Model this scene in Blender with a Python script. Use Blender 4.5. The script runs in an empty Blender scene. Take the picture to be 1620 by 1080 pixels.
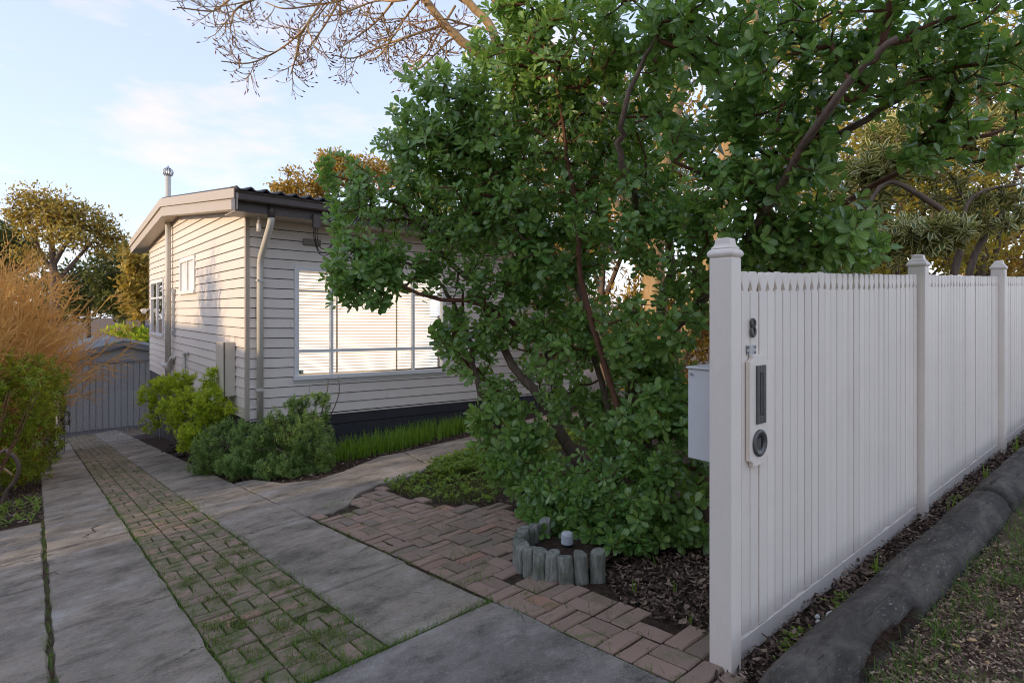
import bpy, math, random
import numpy as np
from mathutils import Vector, Matrix
rad = math.radians
SC = bpy.context.scene
COL = SC.collection
random.seed(3)

# ------------------------------------------------------------------ camera
# world X runs along the street to the right, Y into the property, Z up; the
# camera stands at the origin at eye height, looking 39.1 degrees right of Y
TH = rad(39.1)
cam = bpy.data.cameras.new('camera')
cam.lens = 36 * 930 / 1620
cam.sensor_width = 36
cam.shift_y = -50 / 1620
cam.clip_start = 0.05
cam.clip_end = 2000
camo = bpy.data.objects.new('camera', cam)
camo.rotation_euler = (rad(90), 0, -TH)
COL.objects.link(camo)
SC.camera = camo

# ------------------------------------------------------------------ light
SUN_EL, SUN_AZ = 10.5, 9.0          # elevation; degrees from -X towards +Y
sv = Vector((-math.cos(rad(SUN_AZ)) * math.cos(rad(SUN_EL)), math.sin(rad(SUN_AZ)) * math.cos(rad(SUN_EL)), math.sin(rad(SUN_EL))))
sun = bpy.data.lights.new('sun', 'SUN')
sun.energy = 0.62
sun.angle = rad(0.6)
sun.color = (1.0, 0.76, 0.49)
suno = bpy.data.objects.new('sun', sun)
suno.rotation_euler = sv.to_track_quat('Z', 'Y').to_euler()
COL.objects.link(suno)

world = bpy.data.worlds.new('World')
SC.world = world
world.use_nodes = True
wn, wl = world.node_tree.nodes, world.node_tree.links
wn.clear()
w_out = wn.new('ShaderNodeOutputWorld')
w_bg = wn.new('ShaderNodeBackground')
w_sky = wn.new('ShaderNodeTexSky')
w_sky.sky_type = 'NISHITA'
w_sky.sun_disc = False
w_sky.sun_elevation = rad(SUN_EL)
w_sky.sun_rotation = math.atan2(sv.x, sv.y)
w_sky.altitude = 60
w_sky.air_density = 1.0
w_sky.dust_density = 0.5
w_sky.ozone_density = 1.6
w_bg.inputs['Strength'].default_value = 0.15
# thin pink evening cloud, spread over the whole sky
w_co = wn.new('ShaderNodeTexCoord')
w_map = wn.new('ShaderNodeMapping')
w_map.inputs['Scale'].default_value = (2.6, 2.6, 7.5)
w_map.inputs['Rotation'].default_value = (0.5, 0.35, 0.0)
w_map.inputs['Location'].default_value = (0.3, 1.7, 0.2)
w_n = wn.new('ShaderNodeTexNoise')
w_n.inputs['Scale'].default_value = 2.2
w_n.inputs['Detail'].default_value = 7
w_n.inputs['Roughness'].default_value = 0.55
w_r = wn.new('ShaderNodeValToRGB')
w_r.color_ramp.elements[0].position = 0.50
w_r.color_ramp.elements[1].position = 0.72
w_mul = wn.new('ShaderNodeMath'); w_mul.operation = 'MULTIPLY'; w_mul.inputs[1].default_value = 0.6
w_mix = wn.new('ShaderNodeMix'); w_mix.data_type = 'RGBA'
w_mix.inputs['B'].default_value = (1.45, 1.22, 1.32, 1)
wl.new(w_co.outputs['Generated'], w_map.inputs['Vector'])
wl.new(w_map.outputs['Vector'], w_n.inputs['Vector'])
wl.new(w_n.outputs['Fac'], w_r.inputs['Fac'])
wl.new(w_r.outputs['Color'], w_mul.inputs[0])
wl.new(w_mul.outputs[0], w_mix.inputs['Factor'])
w_hs = wn.new('ShaderNodeHueSaturation'); w_hs.inputs['Saturation'].default_value = 0.7
wl.new(w_sky.outputs['Color'], w_hs.inputs['Color'])
w_tn = wn.new('ShaderNodeMix'); w_tn.data_type = 'RGBA'; w_tn.blend_type = 'MULTIPLY'; w_tn.inputs['Factor'].default_value = 1
w_tn.inputs['B'].default_value = (1.04, 0.955, 1.0, 1)
wl.new(w_hs.outputs['Color'], w_tn.inputs['A'])
w_ve = wn.new('ShaderNodeMix'); w_ve.data_type = 'RGBA'; w_ve.inputs['Factor'].default_value = 0.80     # even high veil
w_ve.inputs['B'].default_value = (0.655, 0.79, 1.10, 1)
wl.new(w_tn.outputs['Result'], w_ve.inputs['A'])
wl.new(w_ve.outputs['Result'], w_mix.inputs['A'])
wl.new(w_mix.outputs['Result'], w_bg.inputs['Color'])
wl.new(w_bg.outputs['Background'], w_out.inputs['Surface'])

SC.view_settings.view_transform = 'Standard'
SC.view_settings.look = 'None'
SC.view_settings.exposure = 2.5
SC.view_settings.gamma = 1
SC.view_settings.use_curve_mapping = False
SC.cycles.max_bounces = 8
SC.cycles.transparent_max_bounces = 12
SC.cycles.use_denoising = True
SC.cycles.filter_width = 1.05

# ------------------------------------------------------------------ helpers
RV = np.array([math.cos(TH), -math.sin(TH), 0.0])
FV = np.array([math.sin(TH), math.cos(TH), 0.0])
def pt(px, py, d):
    "point of the place seen at photo pixel (px, py), d metres deep"
    return d * (FV + RV * (px - 810) / 930) + np.array([0, 0, d * (490 - py) / 930])
def onY(px, py, Y):
    p = pt(px, py, 1.0); return p * (Y / p[1])
def onX(px, py, X):
    p = pt(px, py, 1.0); return p * (X / p[0])
def g(X, Y):
    "height of the ground"
    X = np.asarray(X, float); Y = np.asarray(Y, float)
    xs = np.clip(X, -1.5, 14)
    ys = np.where(Y < -1.5, -1.5 + (Y + 1.5) * 0.1, np.where(Y > 24, 24 + (Y - 24) * 0.35, Y))
    ys = np.clip(ys, -3, 36)
    return -1.41 + 0.05 * xs - 0.108 * ys

def tag(o, label=None, cat=None, group=None, kind=None):
    if label: o['label'] = label
    if cat: o['category'] = cat
    if group: o['group'] = group
    if kind: o['kind'] = kind
    return o
def thing(name, label, cat, loc, group=None, kind=None):
    o = bpy.data.objects.new(name, None)
    o.empty_display_size = 0.2
    COL.objects.link(o)
    o.location = [float(v) for v in loc]
    return tag(o, label, cat, group, kind)
def wloc(o):
    v = np.zeros(3)
    while o is not None:
        v += np.array(o.location); o = o.parent
    return v
def mesh(name, V, F, mat, smooth=False, data=None):
    me = bpy.data.meshes.new(name)
    V = np.asarray(V, np.float32)
    if isinstance(F, np.ndarray):
        n, k = F.shape
        me.vertices.add(len(V)); me.vertices.foreach_set('co', V.ravel())
        me.loops.add(n * k); me.loops.foreach_set('vertex_index', F.astype(np.int32).ravel())
        me.polygons.add(n)
        me.polygons.foreach_set('loop_start', np.arange(0, n * k, k, dtype=np.int32))
        me.polygons.foreach_set('loop_total', np.full(n, k, np.int32))
        me.update(calc_edges=True)
    else:
        me.from_pydata(V.tolist(), [], F)
    if data is not None:
        at = me.attributes.new('leafdata', 'FLOAT_COLOR', 'POINT')
        at.data.foreach_set('color', np.asarray(data, np.float32).ravel())
    if smooth:
        me.polygons.foreach_set('use_smooth', np.ones(len(me.polygons), bool))
    if mat: me.materials.append(mat)
    me.update()
    return me
def obj(name, V, F, mat, parent=None, smooth=False, data=None, bevel=0.0, loc=None):
    "one mesh object; V in world coordinates"
    V = np.asarray(V, float)
    off = wloc(parent) if parent is not None else np.zeros(3)
    if loc is not None:
        L = np.asarray(loc, float)
    elif parent is None:
        L = np.array([(V[:, 0].min() + V[:, 0].max()) / 2, (V[:, 1].min() + V[:, 1].max()) / 2, V[:, 2].min()])
    else:
        L = off
    me = mesh(name, V - L, F, mat, smooth, data)
    o = bpy.data.objects.new(name, me)
    COL.objects.link(o)
    o.location = [float(v) for v in (L - off)]
    if parent is not None: o.parent = parent
    if bevel > 0:
        m = o.modifiers.new('bevel', 'BEVEL'); m.width = bevel; m.segments = 2; m.limit_method = 'ANGLE'; m.angle_limit = rad(40)
    return o

class MB:
    def __init__(self): self.V = []; self.F = []
    def add(self, V, F):
        b = len(self.V)
        self.V += [tuple(map(float, v)) for v in V]
        self.F += [tuple(int(i) + b for i in f) for f in F]
        return self
    def box(self, x0, x1, y0, y1, z0, z1):
        V = [(x0, y0, z0), (x1, y0, z0), (x1, y1, z0), (x0, y1, z0), (x0, y0, z1), (x1, y0, z1), (x1, y1, z1), (x0, y1, z1)]
        return self.add(V, BOXF)
    def tube(self, path, r, n=8, cap=True):
        V, F = tube(path, r, n, cap); return self.add(V, F)
    def prism(self, poly, f):
        "poly: list of 2-D points; f(u, v, side) -> 3-D point"
        n = len(poly)
        V = [f(u, v, 0) for u, v in poly] + [f(u, v, 1) for u, v in poly]
        F = [tuple(range(n))[::-1], tuple(range(n, 2 * n))] + [(i, (i + 1) % n, n + (i + 1) % n, n + i) for i in range(n)]
        return self.add(V, F)
    def obj(self, name, mat, parent=None, smooth=False, bevel=0.0, shear=False):
        V = np.array(self.V)
        if shear: V[:, 2] -= 0.02 * (V[:, 0] - 2.435)
        return obj(name, V, self.F, mat, parent, smooth, bevel=bevel)
BOXF = [(3, 2, 1, 0), (4, 5, 6, 7), (0, 1, 5, 4), (1, 2, 6, 5), (2, 3, 7, 6), (3, 0, 4, 7)]
def tube(path, r, n=6, cap=True):
    P = np.asarray(path, float); m = len(P)
    R = np.broadcast_to(np.asarray(r, float), (m,))
    T = np.gradient(P, axis=0); T /= np.linalg.norm(T, axis=1)[:, None] + 1e-9
    a = np.array([0, 0, 1.0]) if abs(T[0, 2]) < 0.9 else np.array([1.0, 0, 0])
    V = []
    th = np.arange(n) * 2 * np.pi / n
    for i in range(m):
        u = np.cross(T[i], a); u /= np.linalg.norm(u) + 1e-9
        v = np.cross(T[i], u); a = -np.cross(T[i], u) if False else a
        a = np.cross(u, T[i])
        V.append(P[i] + R[i] * (np.cos(th)[:, None] * u + np.sin(th)[:, None] * v))
    V = np.concatenate(V)
    F = [(i * n + j, i * n + (j + 1) % n, (i + 1) * n + (j + 1) % n, (i + 1) * n + j) for i in range(m - 1) for j in range(n)]
    if cap and n > 2:
        F += [tuple(range(n))[::-1], tuple((m - 1) * n + j for j in range(n))]
    return V, F
def smooth_path(P, k=4):
    P = np.asarray(P, float)
    if len(P) < 3: return P
    Q = np.vstack([2 * P[0] - P[1], P, 2 * P[-1] - P[-2]])
    out = []
    for i in range(1, len(Q) - 2):
        for t in np.arange(k) / k:
            a, b, c, d = Q[i - 1:i + 3]
            out.append(0.5 * (2 * b + (c - a) * t + (2 * a - 5 * b + 4 * c - d) * t ** 2 + (3 * b - a - 3 * c + d) * t ** 3))
    out.append(P[-1])
    return np.array(out)

# ------------------------------------------------------------------ materials
def nmat(name, rough=0.6, spec=0.4):
    m = bpy.data.materials.new(name); m.use_nodes = True
    b = m.node_tree.nodes['Principled BSDF']
    b.inputs['Roughness'].default_value = rough
    b.inputs['Specular IOR Level'].default_value = spec
    return m, m.node_tree.nodes, m.node_tree.links, b
def rgb(c): return (c[0], c[1], c[2], 1)
def noise(N, L, scale, detail=6, rough=0.6, vec=None, dist=0.0):
    n = N.new('ShaderNodeTexNoise')
    n.inputs['Scale'].default_value = scale; n.inputs['Detail'].default_value = detail
    n.inputs['Roughness'].default_value = rough; n.inputs['Distortion'].default_value = dist
    if vec is not None: L.new(vec, n.inputs['Vector'])
    return n.outputs['Fac']
def ramp(N, L, fac, stops):
    r = N.new('ShaderNodeValToRGB')
    e = r.color_ramp.elements
    e[0].position = stops[0][0]; e[0].color = rgb(stops[0][1])
    e[1].position = stops[-1][0]; e[1].color = rgb(stops[-1][1])
    for p, c in stops[1:-1]:
        k = e.new(p); k.color = rgb(c)
    L.new(fac, r.inputs['Fac'])
    return r.outputs['Color']
def mixc(N, L, fac, a, b, mode='MIX'):
    m = N.new('ShaderNodeMix'); m.data_type = 'RGBA'; m.blend_type = mode
    if isinstance(fac, (int, float)): m.inputs['Factor'].default_value = fac
    else: L.new(fac, m.inputs['Factor'])
    for k, v in (('A', a), ('B', b)):
        if isinstance(v, tuple): m.inputs[k].default_value = rgb(v)
        else: L.new(v, m.inputs[k])
    return m.outputs['Result']
def bump(N, L, b, h, strength=0.3, dist=0.01):
    n = N.new('ShaderNodeBump'); n.inputs['Strength'].default_value = strength; n.inputs['Distance'].default_value = dist
    L.new(h, n.inputs['Height']); L.new(n.outputs['Normal'], b.inputs['Normal'])
def ocoord(N, L, scale=(1, 1, 1), kind='Object'):
    t = N.new('ShaderNodeTexCoord'); m = N.new('ShaderNodeMapping'); m.inputs['Scale'].default_value = scale
    L.new(t.outputs[kind], m.inputs['Vector']); return m.outputs['Vector']
def wcoord(N, L, scale=(1, 1, 1)):
    t = N.new('ShaderNodeNewGeometry'); m = N.new('ShaderNodeMapping'); m.inputs['Scale'].default_value = scale
    L.new(t.outputs['Position'], m.inputs['Vector']); return m.outputs['Vector']
def thr(N, L, fac, lo, hi):
    r = N.new('ShaderNodeMapRange'); r.inputs['From Min'].default_value = lo; r.inputs['From Max'].default_value = hi
    L.new(fac, r.inputs['Value']); return r.outputs['Result']

def paint(name, c, rough=0.5, dirt=(0.3, 0.28, 0.25), amount=0.25, grain=(1, 1, 1), bstr=0.08, spec=0.35, pscale=4):
    m, N, L, b = nmat(name, rough, spec)
    v = wcoord(N, L)
    n1 = noise(N, L, pscale, 7, 0.65, v)
    gv = wcoord(N, L, grain)
    n2 = noise(N, L, 30, 5, 0.6, gv)
    oi = N.new('ShaderNodeObjectInfo')
    base = mixc(N, L, thr(N, L, n1, 0.45, 0.8), c, tuple(0.86 * x + 0.14 * d for x, d in zip(c, dirt)))
    base = mixc(N, L, thr(N, L, n2, 0.55, 0.85), base, tuple((1 - amount) * x + amount * d for x, d in zip(c, dirt)))
    hs = N.new('ShaderNodeHueSaturation')
    mr = N.new('ShaderNodeMapRange'); mr.inputs['To Min'].default_value = 0.95; mr.inputs['To Max'].default_value = 1.04
    L.new(oi.outputs['Random'], mr.inputs['Value']); L.new(mr.outputs['Result'], hs.inputs['Value'])
    L.new(base, hs.inputs['Color']); L.new(hs.outputs['Color'], b.inputs['Base Color'])
    bump(N, L, b, n2, bstr, 0.004)
    return m
def metal(name, c, rough=0.45, metallic=0.8):
    m, N, L, b = nmat(name, rough, 0.5)
    v = wcoord(N, L)
    n = noise(N, L, 25, 6, 0.7, v)
    L.new(mixc(N, L, thr(N, L, n, 0.35, 0.75), c, tuple(x * 0.6 for x in c)), b.inputs['Base Color'])
    b.inputs['Metallic'].default_value = metallic
    bump(N, L, b, n, 0.15, 0.003)
    return m
def leafmat(name, dark, light, trans, edge=None, rough=0.38, tr=0.35, spec=0.45, midrib=True, odd=None):
    "leafdata: r random tint, g 0 at the midrib to 1 at the margin, b base to tip"
    m, N, L, b = nmat(name, rough, spec)
    a = N.new('ShaderNodeAttribute'); a.attribute_name = 'leafdata'
    s = N.new('ShaderNodeSeparateColor'); L.new(a.outputs['Color'], s.inputs['Color'])
    col = mixc(N, L, s.outputs['Red'], dark, light)
    if odd: col = mixc(N, L, thr(N, L, s.outputs['Red'], 0.95, 0.97), col, odd)
    if midrib: col = mixc(N, L, thr(N, L, s.outputs['Green'], 0.13, 0.03), col, tuple(min(1, 1.35 * x + 0.01) for x in light))
    if edge: col = mixc(N, L, thr(N, L, s.outputs['Green'], 0.5, 0.72), col, edge)
    n = noise(N, L, 60, 3, 0.5, wcoord(N, L))
    col = mixc(N, L, thr(N, L, n, 0.3, 0.8), col, (0.0, 0.0, 0.0), 'MIX') if False else col
    L.new(col, b.inputs['Base Color'])
    t = N.new('ShaderNodeBsdfTranslucent')
    tc = mixc(N, L, 0.6, col, trans); L.new(tc, t.inputs['Color'])
    mx = N.new('ShaderNodeMixShader'); mx.inputs['Fac'].default_value = tr
    L.new(b.outputs['BSDF'], mx.inputs[1]); L.new(t.outputs['BSDF'], mx.inputs[2])
    o = [x for x in N if x.type == 'OUTPUT_MATERIAL'][0]
    L.new(mx.outputs['Shader'], o.inputs['Surface'])
    return m
def bark(name, c1, c2, scale=14, stretch=(1, 1, 0.25)):
    m, N, L, b = nmat(name, 0.85, 0.2)
    v = wcoord(N, L, stretch)
    n = noise(N, L, scale, 8, 0.7, v, 0.4)
    L.new(ramp(N, L, n, [(0.3, c1), (0.7, c2)]), b.inputs['Base Color'])
    bump(N, L, b, n, 0.7, 0.015)
    return m

M = {}
M['board'] = paint('board_paint', (0.76, 0.69, 0.61), 0.5, (0.38, 0.34, 0.28), 0.12, (0.4, 0.4, 9), 0.1)
M['trim'] = paint('trim_paint', (0.45, 0.385, 0.31), 0.45, (0.4, 0.34, 0.27), 0.15, (0.5, 0.5, 4), 0.05)
M['white'] = paint('white_paint', (0.80, 0.79, 0.77), 0.4, (0.4, 0.38, 0.35), 0.25, (1, 1, 3), 0.06)
M['plinth'] = paint('plinth_paint', (0.040, 0.041, 0.050), 0.5, (0.12, 0.11, 0.1), 0.2, (0.5, 0.5, 6), 0.1)
M['gutter'] = paint('gutter_paint', (0.10, 0.078, 0.070), 0.4, (0.15, 0.13, 0.12), 0.15, (1, 1, 3), 0.05)
M['fence'] = paint('fence_paint', (0.88, 0.79, 0.685), 0.45, (0.40, 0.36, 0.30), 0.24, (6, 6, 0.5), 0.2, pscale=3)
M['kick'] = paint('kickboard_paint', (0.80, 0.73, 0.65), 0.5, (0.22, 0.19, 0.14), 0.4, (1.2, 1.2, 5), 0.15, pscale=7)
M['box'] = paint('metal_box_paint', (0.66, 0.66, 0.65), 0.4, (0.4, 0.36, 0.3), 0.2, (1, 1, 1), 0.03)
M['meter'] = paint('meter_paint', (0.60, 0.55, 0.46), 0.4, (0.4, 0.36, 0.3), 0.2)
M['pvc'] = paint('pipe_paint', (0.60, 0.57, 0.50), 0.4, (0.4, 0.35, 0.3), 0.1, (1, 1, 1), 0.03)
M['galv'] = metal('galvanised', (0.55, 0.56, 0.58), 0.4, 0.85)
M['pewter'] = metal('pewter', (0.16, 0.155, 0.145), 0.5, 0.6)
M['dark'] = paint('shade_black', (0.012, 0.012, 0.013), 0.8, (0.02, 0.02, 0.02))  # near-black painted in for shade in board gaps and letter openings
M['black'] = paint('black_plastic', (0.02, 0.02, 0.022), 0.45, (0.05, 0.05, 0.05))
M['greycap'] = paint('grey_plastic', (0.58, 0.60, 0.62), 0.45, (0.2, 0.2, 0.2), 0.2)
M['roof'] = paint('roof_tile', (0.06, 0.06, 0.068), 0.6, (0.12, 0.11, 0.1), 0.4, (1, 1, 1), 0.3)
M['bark'] = bark('shrub_bark', (0.08, 0.056, 0.043), (0.26, 0.19, 0.145))
M['twig'] = bark('twig_bark', (0.09, 0.04, 0.025), (0.20, 0.10, 0.06))
M['palebark'] = bark('pale_bark', (0.26, 0.165, 0.075), (0.48, 0.33, 0.17), 9)
M['greybark'] = bark('dark_bark', (0.08, 0.058, 0.042), (0.22, 0.165, 0.125))
M['stem'] = bark('bare_stem', (0.56, 0.30, 0.08), (0.82, 0.50, 0.17), 20)
M['bud'] = bark('bud', (0.16, 0.07, 0.04), (0.28, 0.14, 0.08))

def concrete(name, c=(0.262, 0.222, 0.175)):
    m, N, L, b = nmat(name, 0.85, 0.25)
    v = wcoord(N, L)
    big = noise(N, L, 1.3, 8, 0.68, v, 0.1)
    vs = wcoord(N, L, (0.85, 1.25, 1))
    st = noise(N, L, 3.0, 9, 0.74, vs, 0.15)
    fine = noise(N, L, 45, 6, 0.75, v)
    spots = noise(N, L, 150, 2, 0.5, v)
    k = lambda s: tuple(x * s for x in c)
    col = ramp(N, L, big, [(0.32, k(0.62)), (0.5, k(1.0)), (0.70, tuple(x * y for x, y in zip(k(1.35), (1.04, 1, 0.93))))])
    col = mixc(N, L, thr(N, L, st, 0.53, 0.72), col, (0.42, 0.385, 0.345))
    col = mixc(N, L, thr(N, L, st, 0.50, 0.34), col, k(0.34))
    col = mixc(N, L, 0.55, col, ramp(N, L, fine, [(0.25, k(0.45)), (0.5, k(1)), (0.8, k(1.7))]), 'MULTIPLY') if False else mixc(N, L, thr(N, L, fine, 0.56, 0.85), col, k(1.9))
    col = mixc(N, L, thr(N, L, fine, 0.44, 0.18), col, k(0.35))
    col = mixc(N, L, thr(N, L, spots, 0.70, 0.76), col, (0.42, 0.41, 0.38))
    grit = noise(N, L, 230, 3, 0.8, v)
    col = mixc(N, L, thr(N, L, grit, 0.56, 0.72), col, k(2.0))
    col = mixc(N, L, thr(N, L, grit, 0.44, 0.30), col, k(0.25))
    crk = N.new('ShaderNodeTexVoronoi'); crk.feature = 'DISTANCE_TO_EDGE'; crk.inputs['Scale'].default_value = 0.55
    wv = N.new('ShaderNodeVectorMath'); wv.operation = 'MULTIPLY_ADD'; nn = N.new('ShaderNodeTexNoise'); nn.inputs['Scale'].default_value = 3; nn.inputs['Detail'].default_value = 6
    L.new(v, nn.inputs['Vector']); L.new(nn.outputs['Color'], wv.inputs[0]); wv.inputs[1].default_value = (0.5, 0.5, 0.0); L.new(v, wv.inputs[2]); L.new(wv.outputs[0], crk.inputs['Vector'])
    ck = N.new('ShaderNodeMath'); ck.operation = 'MULTIPLY'; L.new(thr(N, L, crk.outputs['Distance'], 0.0035, 0.0012), ck.inputs[0]); L.new(thr(N, L, big, 0.48, 0.56), ck.inputs[1])
    col = mixc(N, L, ck.outputs[0], col, k(0.16))
    L.new(col, b.inputs['Base Color'])
    bump(N, L, b, fine, 0.6, 0.006)
    return m
M['concrete'] = concrete('weathered_concrete')
M['concrete2'] = concrete('dark_concrete', (0.225, 0.200, 0.175))

M['pale'] = concrete('pale_concrete', (0.36, 0.33, 0.29))
def brickmat(name='worn_brick', lo=0.42, hi=0.60):
    m, N, L, b = nmat(name, 0.9, 0.2)
    oi = N.new('ShaderNodeObjectInfo')
    v = wcoord(N, L)
    c = ramp(N, L, oi.outputs['Random'], [(0.0, (0.235, 0.17, 0.13)), (0.35, (0.30, 0.21, 0.16)), (0.65, (0.35, 0.235, 0.18)), (0.9, (0.23, 0.185, 0.14)), (1.0, (0.40, 0.22, 0.155))])
    n = noise(N, L, 9, 6, 0.7, v, 0.5)
    c = mixc(N, L, thr(N, L, n, lo, hi), c, (0.130, 0.145, 0.060))
    f = noise(N, L, 70, 5, 0.75, v)
    c = mixc(N, L, thr(N, L, f, 0.55, 0.85), c, (0.27, 0.215, 0.175))
    c = mixc(N, L, thr(N, L, f, 0.42, 0.2), c, (0.05, 0.038, 0.03))
    L.new(c, b.inputs['Base Color'])
    bump(N, L, b, f, 0.6, 0.006)
    return m
M['brick'] = brickmat()
M['apron_brick'] = brickmat('apron_brick', 0.52, 0.74)
def soil(name, stops, scale=30):
    m, N, L, b = nmat(name, 0.95, 0.1)
    v = wcoord(N, L)
    n = noise(N, L, scale, 8, 0.75, v, 0.5)
    L.new(ramp(N, L, n, stops), b.inputs['Base Color'])
    bump(N, L, b, n, 1.0, 0.03)
    return m
M['soil'] = soil('garden_soil', [(0.3, (0.030, 0.021, 0.016)), (0.55, (0.075, 0.052, 0.038)), (0.75, (0.15, 0.105, 0.075))])
M['verge'] = soil('dry_verge', [(0.3, (0.085, 0.055, 0.038)), (0.5, (0.17, 0.12, 0.085)), (0.75, (0.26, 0.20, 0.145))], 9)
M['joint'] = soil('mossy_joint', [(0.3, (0.032, 0.032, 0.014)), (0.5, (0.065, 0.075, 0.024)), (0.7, (0.090, 0.125, 0.030))], 14)
M['far'] = soil('far_ground', [(0.3, (0.05, 0.06, 0.03)), (0.7, (0.10, 0.10, 0.05))], 0.6)

M['asphalt'] = soil('grey_asphalt', [(0.3, (0.06, 0.06, 0.06)), (0.7, (0.12, 0.118, 0.115))], 60)
def chipmat(name, cols):
    m, N, L, b = nmat(name, 0.8, 0.2)
    a = N.new('ShaderNodeAttribute'); a.attribute_name = 'leafdata'
    s = N.new('ShaderNodeSeparateColor'); L.new(a.outputs['Color'], s.inputs['Color'])
    L.new(ramp(N, L, s.outputs['Red'], cols), b.inputs['Base Color'])
    return m
M['chip'] = chipmat('bark_chips', [(0, (0.085, 0.052, 0.038)), (0.4, (0.20, 0.125, 0.092)), (0.75, (0.33, 0.225, 0.165)), (0.93, (0.50, 0.37, 0.25)), (1.0, (0.62, 0.40, 0.17))])
M['mulch'] = chipmat('mulch_chips', [(0, (0.045, 0.029, 0.022)), (0.4, (0.105, 0.066, 0.050)), (0.75, (0.18, 0.125, 0.095)), (0.95, (0.30, 0.22, 0.16)), (1.0, (0.40, 0.30, 0.16))])
M['grass'] = leafmat('grass_blade', (0.070, 0.15, 0.020), (0.17, 0.28, 0.045), (0.25, 0.40, 0.04), None, 0.5, 0.35, 0.3, False)
M['drygrass'] = leafmat('moss_grass', (0.08, 0.11, 0.022), (0.21, 0.24, 0.06), (0.25, 0.30, 0.06), None, 0.6, 0.3, 0.2, False)
M['strap'] = leafmat('strap_leaf', (0.080, 0.175, 0.018), (0.21, 0.36, 0.035), (0.35, 0.55, 0.05), None, 0.45, 0.4, 0.3, False)
M['leaf'] = leafmat('shrub_leaf', (0.095, 0.215, 0.055), (0.275, 0.420, 0.110), (0.36, 0.56, 0.06), None, 0.30, 0.40, 0.6, odd=(0.13, 0.20, 0.02))
M['varleaf'] = leafmat('variegated_leaf', (0.05, 0.085, 0.032), (0.10, 0.15, 0.05), (0.45, 0.42, 0.08), (0.80, 0.72, 0.32), 0.4, 0.35, 0.4, False)
M['yellowleaf'] = leafmat('yellow_green_leaf', (0.17, 0.30, 0.030), (0.66, 0.76, 0.05), (0.6, 0.65, 0.04), None, 0.5, 0.5, 0.3, False)
M['greyleaf'] = leafmat('grey_green_leaf', (0.12, 0.23, 0.060), (0.32, 0.45, 0.12), (0.25, 0.35, 0.08), None, 0.5, 0.3, 0.3, False)
M['hedgeleaf'] = leafmat('hedge_leaf', (0.10, 0.21, 0.020), (0.33, 0.45, 0.035), (0.55, 0.45, 0.04), None, 0.45, 0.4, 0.35, False, odd=(0.30, 0.035, 0.02))
M['gumleaf'] = leafmat('gum_leaf', (0.14, 0.15, 0.03), (0.62, 0.44, 0.09), (0.55, 0.34, 0.04), None, 0.5, 0.35, 0.3, False)
M['goldleaf'] = leafmat('gold_leaf', (0.20, 0.15, 0.03), (0.52, 0.36, 0.07), (0.75, 0.45, 0.06), None, 0.5, 0.4, 0.3, False)
M['darkleaf'] = leafmat('dark_leaf', (0.040, 0.062, 0.022), (0.13, 0.15, 0.045), (0.25, 0.28, 0.05), None, 0.5, 0.3, 0.3, False)
M['olive'] = leafmat('olive_leaf', (0.13, 0.14, 0.025), (0.42, 0.35, 0.05), (0.75, 0.55, 0.05), None, 0.45, 0.45, 0.35, False)
M['clover'] = leafmat('weed_leaf', (0.10, 0.18, 0.022), (0.24, 0.34, 0.04), (0.35, 0.45, 0.05), None, 0.5, 0.35, 0.3, False)

# ------------------------------------------------------------------ leaves
def leaf_template(ts, ws, fold=0.12, curve=-0.12):
    V, D = [], []
    for t, w in zip(ts, ws):
        for s in (-1, 0, 1):
            V.append((s * w, t, fold * abs(s) * w + curve * t * t)); D.append((abs(s), t))
    n = len(ts)
    F = [(3 * i + j, 3 * i + j + 1, 3 * i + j + 4, 3 * i + j + 3) for i in range(n - 1) for j in (0, 1)]
    return np.array(V), np.array(F), np.array(D)
OBOV = leaf_template([0, .12, .35, .6, .82, .95, 1.0], [.012, .025, .13, .22, .235, .15, .03])
LANCE = leaf_template([0, .3, .7, 1.0], [.02, .13, .11, .01])
VARL = leaf_template([0, .3, .7, 1.0], [.03, .19, .17, .02])
NEEDLE = leaf_template([0, .5, 1.0], [.04, .12, .03], 0.1)
SMALL = leaf_template([0, .45, 1.0], [.03, .26, .03])
ROUND = leaf_template([0, .2, .6, .9, 1.0], [.03, .3, .42, .25, .03])
def leaves_geo(T, pos, B, size, tint, wid=None):
    "instances of leaf template T merged; B (n,3,3) columns across, along, normal"
    V0, F0, D0 = T
    n, k = len(pos), len(V0)
    L0 = np.broadcast_to(V0, (n, k, 3)).copy()
    if wid is not None: L0[:, :, 0] *= wid[:, None]
    V = pos[:, None, :] + np.einsum('nij,nkj->nki', B, L0 * size[:, None, None])
    F = (F0[None] + (np.arange(n) * k)[:, None, None]).reshape(-1, F0.shape[1])
    D = np.zeros((n, k, 4)); D[:, :, 0] = tint[:, None]; D[:, :, 1] = D0[:, 0]; D[:, :, 2] = D0[:, 1]; D[:, :, 3] = 1
    return V.reshape(-1, 3), F, D.reshape(-1, 4)
def unit(v): return v / (np.linalg.norm(v, axis=-1, keepdims=True) + 1e-9)
def basis(d, n):
    d = unit(d); n = unit(n - d * np.sum(n * d, -1, keepdims=True))
    x = np.cross(d, n)
    return np.stack([x, d, n], axis=-1)
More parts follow.
